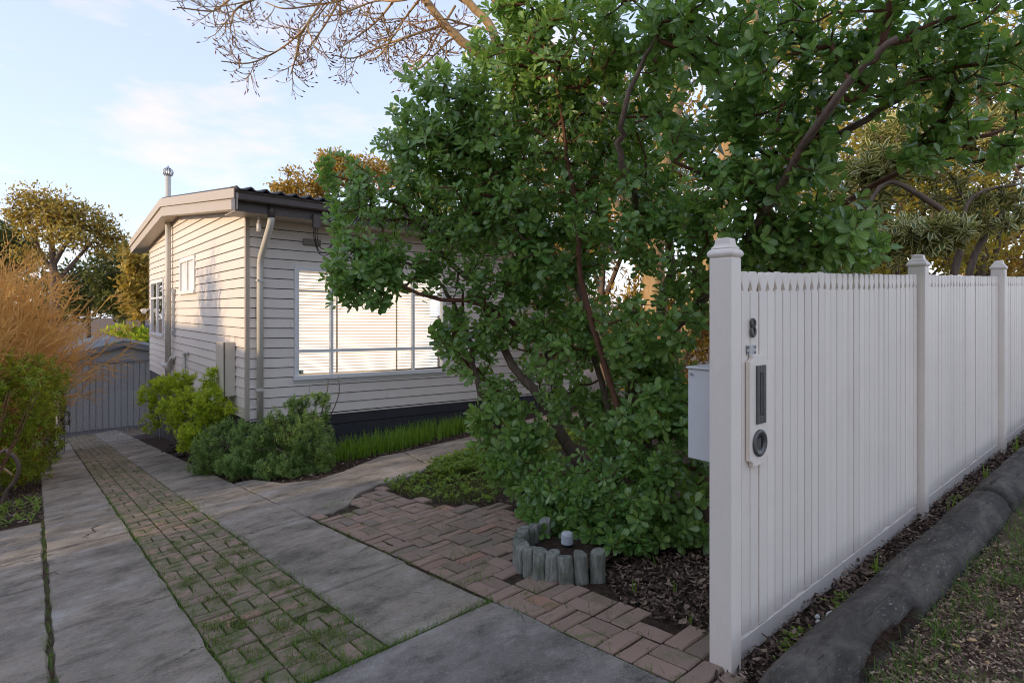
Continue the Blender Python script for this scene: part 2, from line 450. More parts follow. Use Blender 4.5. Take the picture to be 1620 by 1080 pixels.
def rosettes(pos, axis, rng, k=10, size=(0.06, 0.09), stem=0.05, tilt=(0.55, 1.5)):
    "leaf frames for whorls of leaves at pos round axis"
    n = len(pos); a = unit(axis)
    ref = np.where(np.abs(a[:, 2:3]) < 0.9, np.array([[0, 0, 1.0]]), np.array([[1.0, 0, 0]]))
    e1 = unit(np.cross(a, ref)); e2 = np.cross(a, e1)
    P, Bs, S = [], [], []
    ph0 = rng.uniform(0, 6.28, n)
    for j in range(k):
        f = j / max(1, k - 1)
        keep = rng.random(n) < (1.0 if j < k * 0.6 else 0.75)
        ph = ph0 + j * 2.4 + rng.normal(0, 0.18, n)
        ti = tilt[0] + (tilt[1] - tilt[0]) * f ** 0.8 + rng.normal(0, 0.16, n)
        r = np.cos(ph)[:, None] * e1 + np.sin(ph)[:, None] * e2
        d = np.cos(ti)[:, None] * a + np.sin(ti)[:, None] * r
        d = d + np.array([0, 0, -0.12]) * (f > 0.5)
        nn = a * np.sin(ti)[:, None] - r * np.cos(ti)[:, None] * 0.7 + rng.normal(0, 0.12, (n, 3))
        p = pos - a * (stem * f)[..., None] if np.ndim(stem) else pos - a * stem * f
        s = rng.uniform(size[0], size[1], n) * (0.72 + 0.28 * min(1, f * 2.5))
        P.append(p[keep]); Bs.append(basis(d, nn)[keep]); S.append(s[keep])
    return np.concatenate(P), np.concatenate(Bs), np.concatenate(S)
def network(limbs, tips, rng, r_tip=0.0022, r_max=0.02, gap=0.0):
    "joins every tip to the nearest point of the limbs or of an earlier twig"
    nodes = [np.asarray(p) for l in limbs for p in l]; nl = len(nodes)
    NA = np.array(nodes)
    d0 = np.array([np.min(np.linalg.norm(NA - t, axis=1)) for t in tips])
    order = np.argsort(d0)
    parent = [-1] * nl; kind = [0] * nl
    buf = np.zeros((nl + 2 * len(tips), 3)); buf[:nl] = NA; m = nl
    ends = {}
    for i in order:
        t = tips[i]
        dd = np.linalg.norm(buf[:m] - t, axis=1) + 0.25 * np.maximum(0, buf[:m, 2] - t[2])
        j = int(np.argmin(dd))
        b = buf[j]
        mid = b * 0.45 + t * 0.55 + rng.normal(0, 0.10, 3) * np.linalg.norm(t - b) * 0.5
        mid[2] -= 0.05 * np.linalg.norm(t - b)
        buf[m] = mid; parent.append(j); buf[m + 1] = t; parent.append(m); ends[i] = m + 1; m += 2
    cnt = np.zeros(m); 
    for i in ends.values(): cnt[i] += 1
    for i in range(m - 1, nl - 1, -1):
        cnt[parent[i]] += cnt[i]
    rr = np.minimum(r_max, r_tip * np.sqrt(np.maximum(cnt, 1)) * 1.15)
    acc_v, acc_f, nv = [], [], 0
    for i in range(nl, m):
        j = parent[i]
        r0 = rr[i] if j < nl else min(rr[j], rr[i] * 1.5)
        V, F = tube([buf[j], buf[i]], [r0, rr[i]], 4, False)
        acc_v.append(V); acc_f.append(np.array(F) + nv); nv += len(V)
    dirs = np.array([unit(tips[i] - buf[parent[ends[i]]]) for i in range(len(tips))])
    return np.concatenate(acc_v), np.concatenate(acc_f), dirs
def in_blob(rng, px, py, d, rx, ry, rd, n, shell=0.25):
    "n points in an ellipsoid with centre at pixel (px, py), depth d; radii in pixels and metres"
    u = unit(rng.normal(size=(n, 3))); r = (shell + (1 - shell) * rng.random(n)) ** 0.6
    q = u * r[:, None]
    k = d / 930
    return pt(px, py, d) + q[:, :1] * RV * rx * k + q[:, 1:2] * FV * rd + q[:, 2:] * np.array([0, 0, 1.0]) * ry * k

# ------------------------------------------------------------------ ground
def sheet(xs, ys, f):
    X, Y = np.meshgrid(xs, ys); V = np.stack([X, Y, f(X, Y)], -1).reshape(-1, 3)
    n, m = len(xs), len(ys)
    F = np.array([(j * n + i, j * n + i + 1, (j + 1) * n + i + 1, (j + 1) * n + i) for j in range(m - 1) for i in range(n - 1)])
    return V, F
rg = np.random.default_rng(11)
xs = np.concatenate([[-400, -150, -60, -25, -12, -6, -3], np.arange(-1.5, 14.1, 0.25), [18, 25, 40, 80, 160, 400]])
ys = np.concatenate([[-400, -150, -60, -25, -10, -5], np.arange(-3, 24.1, 0.25), [26, 29, 33, 38, 46, 60, 90, 160, 400]])
V, F = sheet(xs, ys, lambda X, Y: g(X, Y) - 0.045)
tag(obj('ground', V, F, M['verge'], smooth=True), kind='structure')

def slab(parent, poly, mat, name='slab', top=0.0, th=0.1, sub=8, wob=0.004):
    "concrete slab lying on the slope: polygon outline in plan"
    P = []
    n = len(poly)
    for i in range(n):
        a, b = np.array(poly[i]), np.array(poly[(i + 1) % n])
        k = max(1, int(np.linalg.norm(b - a) / 0.12))
        for t in np.arange(k) / k:
            q = a + (b - a) * t
            q = q + rg.normal(0, wob, 2)
            P.append(q)
    P = np.array(P)
    z = g(P[:, 0], P[:, 1]) + top
    m = len(P)
    c = P.mean(0)
    Pin = P + (c - P) * (0.012 / (np.linalg.norm(c - P, axis=1)[:, None] + 1e-6))
    V = np.vstack([np.c_[P, z - th], np.c_[P, z - 0.008 - rg.random(m) * 0.004], np.c_[Pin, z]])
    F = [(i, (i + 1) % m, m + (i + 1) % m, m + i) for i in range(m)] + [(m + i, m + (i + 1) % m, 2 * m + (i + 1) % m, 2 * m + i) for i in range(m)] + [tuple(range(2 * m, 3 * m))]
    return obj(name, V, F, mat, parent)
drive = thing('driveway', 'two weathered concrete wheel strips running down beside the house', None, (1, 8, float(g(1, 8))), kind='structure')
yj = [2.585, 4.35, 6.55, 8.9, 11.3, 13.7, 16.2, 21.4]
for y0, y1 in zip([1.1] + yj[1:-1], yj[1:]):
    slab(drive, [(0.085, y0 + .006), (0.695, y0 + .006), (0.695, y1 - .006), (0.085, y1 - .006)], M['concrete'])
ya = [2.585, 3.52, 5.35, 7.3, 9.0, 11.4, 13.8, 16.2, 21.4]
for y0, y1 in zip(ya[:-1], ya[1:]):
    slab(drive, [(1.335, y0 + .005), (1.93, y0 + .005), (1.93, y1 - .005), (1.335, y1 - .005)], M['concrete'])
for y0, y1 in ((0.9, 5.44), (5.46, 8.1)):
    slab(drive, [(-1.6, y0), (0.055, y0), (0.055, y1), (-1.6, y1 + 0.1)], M['concrete'])
foot = thing('footpath', 'grey concrete footpath slab crossing the foot of the driveway', None, (1.5, 2, float(g(1.5, 2))), kind='structure')
slab(foot, [(0.9, 0.4), (1.955, 0.4), (1.955, 2.565), (0.9, 2.575)], M['concrete2'])
gp = thing('garden_path', 'curved concrete garden path turning in front of the house', None, (3, 6.5, float(g(3, 6.5))), kind='structure')
slab(gp, [(1.945, 7.9), (1.945, 5.45), (2.15, 5.25), (2.35, 5.38), (2.58, 5.72), (2.93, 5.91), (3.39, 5.92), (3.72, 6.12), (4.05, 7.42), (3.75, 7.5), (3.0, 7.05), (2.62, 6.94), (2.3, 7.2), (2.14, 7.9)], M['concrete'])
slab(gp, [(3.74, 6.13), (4.8, 6.55), (6.2, 6.9), (7.5, 7.0), (7.5, 7.9), (6.3, 7.75), (5.18, 7.45), (4.07, 7.43)], M['concrete'])

# the street behind the viewpoint: public footpath, kerb and road
XS = np.concatenate([[-60, -30, -10], np.arange(-2, 15, 1.0), [30, 60]])
for nm, y0, y1, up, mt in (('street_footpath', -3.4, -1.9, -0.015, M['pale']), ('road', -13.0, -5.6, 0.0, M['asphalt'])):
    V, F = sheet(XS, np.array([y0, (y0 + y1) / 2, y1]), lambda X, Y: g(X, Y) + up)
    tag(obj(nm, V, F, mt), kind='structure')
# brick paving: each brick near enough to be told apart is a part
def brick_meshes(mat):
    out = []
    for k in range(6):
        r = np.random.default_rng(40 + k)
        l, w, h = 0.099, 0.0475, 0.055
        V = []
        for z, s in ((0, 1), (h - 0.006, 1), (h, 0.94)):
            e = 0.006 if s < 1 else 0
            for x, y in ((-1, -1), (0, -1), (1, -1), (1, 1), (0, 1), (-1, 1)):
                V.append((x * (l - e) + r.normal(0, .0012), y * (w - e) + r.normal(0, .0012), z + (r.normal(0, .0015) if z > 0 else 0)))
        F = [(i, (i + 1) % 6, 6 + (i + 1) % 6, 6 + i) for i in range(6)] + [(6 + i, 6 + (i + 1) % 6, 12 + (i + 1) % 6, 12 + i) for i in range(6)] + [(12, 13, 16, 17), (13, 14, 15, 16)]
        out.append(mesh('brick', V, F, mat))
    return out
BRK = brick_meshes(M['brick'])
BRK2 = brick_meshes(M['apron_brick'])
NX, NY = Vector((1, 0, 0.05)).normalized(), Vector((0, 1, -0.108)).normalized()
NZ = NX.cross(NY).normalized()
def brick(parent, x, y, along_x, dz=0.0, yaw=0.0, tilt=0.0, kinds=BRK):
    o = bpy.data.objects.new('brick', random.choice(kinds)); COL.objects.link(o); o.parent = parent
    a = Matrix((NX, NZ.cross(NX), NZ)).transposed()
    R = a @ Matrix.Rotation((0 if along_x else math.pi / 2) + yaw, 3, 'Z') @ Matrix.Rotation(tilt, 3, 'X')
    L = wloc(parent)
    o.matrix_local = Matrix.Translation((x - L[0], y - L[1], float(g(x, y)) - 0.058 + dz - L[2])) @ R.to_4x4()
    return o
pav = thing('brick_paving', 'mossy brick strip between the driveway wheel strips', None, (1, 6, float(g(1, 6))), kind='structure')
S = 0.2085
cells = []
for r_ in range(0, 90):
    for c_ in range(3):
        cells.append((0.7075 + S * c_, 2.592 + S * r_, (c_ + r_) % 2))
nb = 0; far = MB()
for x, y, k in cells:
    if y > 21.2: continue
    for h in (0, 1):
        if k: bx, by, ax = x + S / 2, y + S * (0.25 + 0.5 * h), True
        else: bx, by, ax = x + S * (0.25 + 0.5 * h), y + S / 2, False
        dz = random.gauss(0, 0.003) - 0.004
        if nb < 290:
            brick(pav, bx, by, ax, dz, random.gauss(0, 0.012), random.gauss(0, 0.015)); nb += 1
        else:
            l, w = (0.098, 0.047) if ax else (0.047, 0.098)
            z = float(g(bx, by)) + dz
            q = [(bx - l, by - w), (bx + l, by - w), (bx + l, by + w), (bx - l, by + w)]
            far.add([(a, b, float(g(a, b)) + dz - 0.05) for a, b in q] + [(a, b, float(g(a, b)) + dz) for a, b in q], BOXF[1:])
tag(far.obj('far_bricks', M['brick'], pav), kind='stuff')
V, F = sheet(np.linspace(0.69, 1.345, 6), np.arange(2.58, 21.5, 0.2), lambda X, Y: g(X, Y) - 0.016)
obj('mossy_bed', V, F, M['joint'], pav)
pav2 = thing('brick_apron', 'basket weave brick apron beside the garden bed and the fence', None, (2.5, 3.5, float(g(2.5, 3.5))), kind='structure')
def inside(p, poly):
    x, y = p; c = False
    for i in range(len(poly)):
        (x0, y0), (x1, y1) = poly[i - 1], poly[i]
        if (y0 > y) != (y1 > y) and x < (x1 - x0) * (y - y0) / (y1 - y0) + x0: c = not c
    return c
APRON = [(1.95, 1.0), (2.1, 1.0), (2.14, 1.38), (2.30, 1.45), (2.36, 2.0), (2.5, 2.24), (2.40, 2.36), (2.33, 2.6), (2.36, 2.8), (2.48, 2.98), (2.70, 3.08), (2.95, 3.35), (3.12, 4.0), (2.9, 4.45), (2.8, 5.2), (2.95, 5.75), (2.58, 5.66), (2.35, 5.33), (2.15, 5.2), (1.95, 5.4)]
for i in range(0, 9):
    for j in range(0, 24):
        x, y = 1.962 + S * i, 0.98 + S * j
        for h in (0, 1):
            k = (i + j) % 2
            if k: bx, by, ax = x + S / 2, y + S * (0.25 + 0.5 * h), True
            else: bx, by, ax = x + S * (0.25 + 0.5 * h), y + S / 2, False
            bx += 0.06 * math.sin(by * 1.3) * max(0, (bx - 2.0)) * 0.3
            if not inside((bx, by), APRON): continue
            edge = not inside((bx + 0.15, by + 0.05), APRON)
            dz = random.gauss(0, 0.004) + (0.012 * random.random() if edge and by > 3 else 0)
            brick(pav2, bx, by, ax, dz - 0.002, random.gauss(0, 0.02), random.gauss(0, 0.022), BRK2)
Pq = np.array(APRON)
V = np.c_[Pq, g(Pq[:, 0], Pq[:, 1]) - 0.014]
obj('mossy_bed', V, [tuple(range(len(V)))], M['soil'], pav2)

# ------------------------------------------------------------------ house
HX, HY0, HY1 = 2.435, 9.20, 18.5
ZB, EXP = -1.626, 0.150                      # bottom of the boards, exposure
house = thing('weatherboard_house', 'cream weatherboard house with a low gable roof and a dark base', 'house', (HX, HY0, float(g(HX, HY0))))
def roof_low(Y):  return float(np.interp(Y, [8.45, 14.4, 19.6], [1.35, 1.99, 1.58]))
def roof_top(Y):  return float(np.interp(Y, [8.45, 14.4, 19.6], [1.62, 2.35, 1.92]))
def clip(poly, f):
    "keep the part of a 2-D polygon where f(u, v) >= 0 (linear)"
    out = []
    for i in range(len(poly)):
        a, b = poly[i - 1], poly[i]; fa, fb = f(*a), f(*b)
        if fa >= 0 and fb >= 0: out.append(b)
        elif fa >= 0 or fb >= 0:
            t = fa / (fa - fb); c = (a[0] + (b[0] - a[0]) * t, a[1] + (b[1] - a[1]) * t)
            out.append(c)
            if fb >= 0: out.append(b)
    return out
def board(poly, z0, front, mat, name='board', proud=0.026, lap=0.0):
    "poly in (u, z); front(u, out, z) -> world; the board leans out at its lower edge"
    if len(poly) < 3: return
    m = MB(); n = len(poly)
    po = lambda z: proud - (proud - 0.009) * min(1, max(0, (z - z0) / (EXP + lap)))
    V = [front(u, po(z), z) for u, z in poly] + [front(u, -0.012, z) for u, z in poly]
    F = [tuple(range(n)), tuple(range(n, 2 * n))[::-1]] + [(i, n + i, n + (i + 1) % n, (i + 1) % n) for i in range(n)]
    m.add(V, F)
    return m.obj(name, mat, house, shear=True)
def rows(u0, u1, holes, ztop, front, nrow, mat, cuts=(), jog=False):
    lims = [u0, *cuts, u1]
    for r in range(nrow):
        z0 = ZB + EXP * r; z1 = z0 + EXP; z0 = z0 + 0.012
        if jog: lims = sorted([u0, u1] + [u0 + (u1 - u0) * random.random() for _ in range(random.choice((0, 1, 1)))])
        for ci in range(len(lims) - 1):
            a, b = lims[ci] + 0.002, lims[ci + 1] - 0.002
            segs = [(a, b, z0, z1)]
            for h0, h1, k0, k1 in holes:
                new = []
                for (p, q, w0, w1) in segs:
                    if h1 <= p or h0 >= q or k1 <= w0 or k0 >= w1: new.append((p, q, w0, w1)); continue
                    if h0 > p: new.append((p, h0, w0, w1))
                    if h1 < q: new.append((h1, q, w0, w1))
                    mp, mq = max(p, h0), min(q, h1)
                    if k0 > w0: new.append((mp, mq, w0, k0))
                    if k1 < w1: new.append((mp, mq, k1, w1))
                segs = new
            for (p, q, w0, w1) in segs:
                poly = [(p, w0), (q, w0), (q, w1), (p, w1)]
                for f in ztop: poly = clip(poly, f)
                if len(poly) >= 3 and (max(v for _, v in poly) - min(v for _, v in poly)) > 0.012:
                    board(poly, z0, front, mat)
WIN = (3.14, 5.86, -1.02, 0.665)
fr = lambda u, o, z: (u, HY0 - o, z)
rows(HX + 0.03, 9.6, [WIN], [lambda u, v: 1.37 - v], fr, 20, M['board'], jog=True)
SW1 = (12.66, 14.18, 0.36, 1.06)
SW2 = (16.25, 18.2, -0.62, 0.75)
sl1 = lambda u, v: (1.35 + (1.99 - 1.35) / (14.4 - 8.45) * (u - 8.45) + 0.02) - v
sl2 = lambda u, v: (1.99 + (1.58 - 1.99) / (19.6 - 14.4) * (u - 14.4) + 0.02) - v
sd = lambda u, o, z: (HX - o, u, z)
rows(HY0 + 0.03, HY1, [SW1, SW2], [sl1, sl2], sd, 25, M['board'], cuts=(14.75,))
MB().box(HX - 0.028, HX + 0.032, HY0 - 0.028, HY0 + 0.032, ZB - 0.012, 1.40).obj('corner_board', M['trim'], house, bevel=0.004)
MB().box(HX - 0.028, HX + 0.03, HY1 - 0.03, HY1 + 0.03, ZB - 0.012, 1.66).obj('corner_board', M['trim'], house)
# inner shell closes the walls; its black stands in for lap shade between boards
sh = MB()
sh.box(HX + 0.02, HX + 0.06, HY0 + 0.06, HY1, -3.6, 1.36)
sh.obj('inner_wall', M['dark'], house)
sh = MB()
sh.box(HX + 0.06, 3.135, HY0 + 0.014, HY0 + 0.05, -2.4, 1.30); sh.box(5.865, 9.6, HY0 + 0.014, HY0 + 0.05, -2.4, 1.30)
sh.box(3.135, 5.865, HY0 + 0.014, HY0 + 0.05, -2.4, -1.045); sh.box(3.135, 5.865, HY0 + 0.014, HY0 + 0.05, 0.67, 1.30)
sh.obj('inner_wall', M['dark'], house)
# dark base boards
for k in range(6):
    z1 = ZB - 0.014 - 0.19 * k
    MB().box(HX + 0.03, 9.6, HY0 - 0.002 + 0.004 * (k % 2), HY0 + 0.012, z1 - 0.178, z1).obj('base_board', M['plinth'], house, shear=True, bevel=0.004)
MB().box(HX - 0.012, HX + 0.03, HY0 - 0.006, HY1, -3.6, ZB - 0.014).obj('base_panel', M['plinth'], house)
MB().box(HX + 0.03, 9.6, HY0 - 0.018, HY0 - 0.003, ZB - 0.03, ZB - 0.006).obj('base_trim', M['board'], house, shear=True)
# roof, barge boards, fascia, gutter, soffit
YR = np.linspace(8.40, 19.6, 30)
BX = 2.08
rxs = np.arange(BX + 0.02, 9.9, 0.025)
wave = 0.022 * np.cos((rxs - BX) * 2 * np.pi / 0.2) + 0.008 * np.cos((rxs - BX) * 4 * np.pi / 0.2)
V = np.array([(x, y, roof_top(y) + 0.012 + w - 0.02 * (x - HX)) for y in YR for x, w in zip(rxs, wave)])
n = len(rxs)
F = np.array([(j * n + i, j * n + i + 1, (j + 1) * n + i + 1, (j + 1) * n + i) for j in range(len(YR) - 1) for i in range(n - 1)])
o = obj('roof', V, F, M['roof'], house, smooth=True)
mo = o.modifiers.new('thick', 'SOLIDIFY'); mo.thickness = 0.02
for (y0, y1) in ((8.45, 14.4), (14.4, 19.6)):
    for nm, a, b, x0, x1 in (('barge_board', 0.0, 0.52, BX + 0.02, BX + 0.045), ('barge_cap', 0.53, 1.0, BX - 0.012, BX + 0.05)):
        q = []
        for y in (y0, y1):
            lo, hi = roof_low(y), roof_top(y) + 0.01
            q.append((y, lo + (hi - lo) * a, lo + (hi - lo) * b))
        m = MB()
        V = [(x, y, z) for x in (x0, x1) for (y, za, zb) in q for z in (za, zb)]
        m.add(V, [(0, 1, 3, 2), (4, 6, 7, 5), (0, 4, 5, 1), (2, 3, 7, 6), (0, 2, 6, 4), (1, 5, 7, 3)])
        m.obj(nm, M['trim'], house, bevel=0.004)
    m = MB()
    V = [(x, y, roof_low(y) + e) for e in (0.022, 0.034) for y in (y0 + (0.2 if y0 < 9 else 0), y1) for x in (BX + 0.045, HX + 0.02)]
    m.add(V, [(0, 1, 3, 2), (4, 6, 7, 5), (0, 4, 5, 1), (2, 3, 7, 6), (0, 2, 6, 4), (1, 5, 7, 3)])
    m.obj('soffit', M['trim'], house)
    m = MB()
    V = [(HX - 0.026 + a, y, roof_low(y) + e) for e in (-0.045, 0.02) for y in (max(y0, HY0 + 0.035), min(y1, HY1)) for a in (0, 0.02)]
    m.add(V, [(0, 1, 3, 2), (4, 6, 7, 5), (0, 4, 5, 1), (2, 3, 7, 6), (0, 2, 6, 4), (1, 5, 7, 3)])
    m.obj('eave_mould', M['trim'], house)
MB().box(BX + 0.05, 9.9, 8.60, 8.63, 1.345, 1.50).obj('fascia', M['gutter'], house, shear=True)
gq = [(8.62, 1.475), (8.47, 1.475), (8.455, 1.49), (8.45, 1.565), (8.435, 1.58), (8.43, 1.60), (8.445, 1.605), (8.465, 1.60), (8.465, 1.50), (8.62, 1.50)]
MB().prism(gq, lambda u, v, s: (BX + 0.0 if s == 0 else 9.9, u, v)).obj('gutter', M['gutter'], house, shear=True)
MB().box(BX + 0.002, BX + 0.018, 8.44, 8.62, 1.35, 1.62).obj('gutter_end', M['gutter'], house)
MB().box(HX - 0.3, 9.9, 8.63, HY0 - 0.001, 1.352, 1.364).obj('soffit', M['trim'], house, shear=True)
# downpipe from the gutter to the ground
dp = MB()
dp.tube([(2.60, 8.62 - 0.02, 1.49), (2.60, 8.60, 1.30)], 0.05, 12)
dp.obj('downpipe_outlet', M['gutter'], house, smooth=True)
P = [(2.60, 8.60, 1.345), (2.60, 8.60, 1.26), (2.60, 8.66, 1.18), (2.60, 9.06, 0.80), (2.60, 9.12, 0.70), (2.60, 9.125, 0.6), (2.60, 9.125, -1.66)]
MB().tube(P, 0.047, 14).obj('downpipe', M['pvc'], house, smooth=True)
MB().tube([(2.60, 9.125, -1.66), (2.60, 9.125, -2.3)], 0.0465, 14).obj('downpipe', M['plinth'], house, smooth=True)
for z in (0.42, -1.2): MB().box(2.545, 2.655, 9.07, 9.19, z, z + 0.03).obj('pipe_bracket', M['pvc'], house)
# soil vent pipe through the eave with a ball cowl
vx, vy = 2.33, 15.1
vp = MB().tube([(vx, vy, -1.6), (vx, vy, 3.0)], 0.058, 14).obj('vent_pipe', M['pvc'], house, smooth=True)
m = MB()
a = np.linspace(0, math.pi, 7)
for k in range(8):
    t = k * math.pi / 4
    m.tube([(vx + math.sin(b) * 0.10 * math.cos(t), vy + math.sin(b) * 0.10 * math.sin(t), 3.08 - 0.10 * math.cos(b)) for b in a], 0.012, 4)
m.obj('cowl', M['galv'], vp, smooth=True)
m = MB().tube([(vx, vy, 3.16), (vx, vy, 3.18), (vx, vy, 3.215), (vx, vy, 3.24)], [0.05, 0.035, 0.014, 0.004], 10)
m.tube([(vx, vy, 3.0), (vx, vy, 3.16)], 0.045, 10); m.obj('cowl_cap', M['galv'], vp, smooth=True)
MB().tube(smooth_path([(vx, vy, -1.35), (vx + 0.02, vy - 0.12, -1.18), (vx + 0.04, vy - 0.30, -1.06), (HX, vy - 0.36, -1.05)]), 0.052, 10).obj('pipe_branch', M['pvc'], vp, smooth=True)
MB().tube([(vx, vy, -1.36), (vx, vy, -1.18)], 0.07, 12).tube([(vx - 0.02, vy + 0.0, -1.28), (vx - 0.06, vy + 0.2, -1.22)], 0.06, 10).obj('pipe_joint', M['pvc'], vp, smooth=True)
MB().tube([(2.37, 13.5, -2.2), (2.37, 13.5, -0.90), (2.37, 13.48, -0.875), (2.37, 13.3, -0.87), (HX, 13.28, -0.87)], 0.032, 10).obj('overflow_pipe', M['pvc'], house, smooth=True)
# meter box with its door ajar
mb_ = MB().box(2.26, HX - 0.022, 9.76, 10.2, -1.33, -0.50).obj('meter_box', M['meter'], house, bevel=0.006)
MB().box(2.235, 2.258, 9.76, 10.205, -1.34, -0.495).obj('meter_door', M['meter'], mb_, bevel=0.004)
MB().box(2.25, 2.262, 9.745, 9.758, -1.33, -0.50).obj('meter_seam', M['gutter'], mb_)
# windows
def glassmat(name, refl=0.25, c=(0.9, 0.92, 0.92)):
    m = bpy.data.materials.new(name); m.use_nodes = True; N, L = m.node_tree.nodes, m.node_tree.links; N.clear()
    o = N.new('ShaderNodeOutputMaterial'); t = N.new('ShaderNodeBsdfTransparent'); t.inputs['Color'].default_value = rgb(c)
    gl = N.new('ShaderNodeBsdfGlossy'); gl.inputs['Roughness'].default_value = 0.02
    f = N.new('ShaderNodeFresnel'); f.inputs['IOR'].default_value = 1.5
    a = N.new('ShaderNodeMath'); a.operation = 'ADD'; a.inputs[1].default_value = refl; L.new(f.outputs['Fac'], a.inputs[0])
    x = N.new('ShaderNodeMixShader'); L.new(a.outputs[0], x.inputs['Fac']); L.new(t.outputs[0], x.inputs[1]); L.new(gl.outputs[0], x.inputs[2])
    L.new(x.outputs[0], o.inputs['Surface']); return m
M['glass'] = glassmat('window_glass', 0.02)
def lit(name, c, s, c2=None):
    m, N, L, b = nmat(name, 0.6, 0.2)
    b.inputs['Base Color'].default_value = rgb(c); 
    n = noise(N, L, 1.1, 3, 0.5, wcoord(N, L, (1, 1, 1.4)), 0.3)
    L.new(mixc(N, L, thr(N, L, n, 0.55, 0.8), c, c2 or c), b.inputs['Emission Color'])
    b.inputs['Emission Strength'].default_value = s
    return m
M['blind'] = lit('glowing_blind', (0.90, 0.86, 0.80), 0.165, (0.80, 0.60, 0.42))  # slats glow by themselves in place of light from the room
M['room'] = lit('glowing_room', (0.72, 0.52, 0.34), 0.04, (0.60, 0.40, 0.26))  # sheet behind the slats glows faintly, standing in for a bright interior
win = MB()
x0, x1, z0, z1 = WIN
w = 0.07
m = MB()
m.box(x0 - 0.02, x0 + w - 0.02, HY0 - 0.045, HY0 + 0.07, z0 - 0.02, z1 + 0.02); m.box(x1 - w + 0.02, x1 + 0.02, HY0 - 0.045, HY0 + 0.07, z0 - 0.02, z1 + 0.02)
m.box(x0 + w - 0.021, x1 - w + 0.021, HY0 - 0.043, HY0 + 0.07, z1 - 0.04, z1 + 0.018)
wf = m.obj('front_window', M['white'], house, shear=True, bevel=0.004)
MB().box(x0 - 0.035, x1 + 0.035, HY0 - 0.075, HY0 + 0.07, z0 - 0.055, z0 + 0.015).obj('sill', M['white'], wf, shear=True, bevel=0.006)
MB().box(x0 - 0.03, x1 + 0.03, HY0 - 0.035, HY0 - 0.022, z0 - 0.10, z0 - 0.057).obj('apron', M['white'], wf, shear=True, bevel=0.003)
for xm in (3.725, 5.215):
    MB().box(xm - 0.022, xm + 0.022, HY0 - 0.022, HY0 + 0.05, z0 + 0.016, z1 - 0.041).obj('mullion', M['white'], wf, shear=True)
cols_ = [(x0 + w - 0.02, 3.703), (3.747, 5.193), (5.237, x1 - w + 0.02)]
for a, b in cols_:
    MB().box(a, b, HY0 - 0.018, HY0 + 0.045, -0.655, -0.605).obj('transom', M['white'], wf, shear=True)
    if b - a < 1: MB().box(a, b, HY0 - 0.014, HY0 + 0.04, 0.305, 0.33).obj('glazing_bar', M['pvc'], wf, shear=True)
    for q0, q1 in ((z0 + 0.016, -0.656), (-0.604, z1 - 0.041)):
        m = MB(); m.add([(a, HY0 + 0.02, q0), (b, HY0 + 0.02, q0), (b, HY0 + 0.02, q1), (a, HY0 + 0.02, q1)], [(0, 1, 2, 3)])
        m.obj('pane', M['glass'], wf, shear=True)
m = MB()
z = z0 + 0.03
while z < z1 - 0.06:
    m.add([(x0 + 0.05, HY0 + 0.125, z), (x1 - 0.05, HY0 + 0.125, z), (x1 - 0.05, HY0 + 0.152, z + 0.022), (x0 + 0.05, HY0 + 0.152, z + 0.022), (x0 + 0.05, HY0 + 0.158, z + 0.037), (x1 - 0.05, HY0 + 0.158, z + 0.037)], [(0, 1, 2, 3), (3, 2, 5, 4)])
    z += 0.052
m.obj('venetian_blind', M['blind'], wf, shear=True)
for xa in (3.86, 4.95):
    MB().box(xa - 0.016, xa + 0.016, HY0 + 0.112, HY0 + 0.116, z0 + 0.02, z1 - 0.05).obj('blind_tape', paint('tape', (0.62, 0.52, 0.40)), wf, shear=True)
m = MB(); m.add([(x0, HY0 + 0.5, z0 - 0.05), (x1, HY0 + 0.5, z0 - 0.05), (x1, HY0 + 0.5, z1), (x0, HY0 + 0.5, z1)], [(0, 1, 2, 3)])
m.obj('glowing_backdrop', M['room'], wf, shear=True)
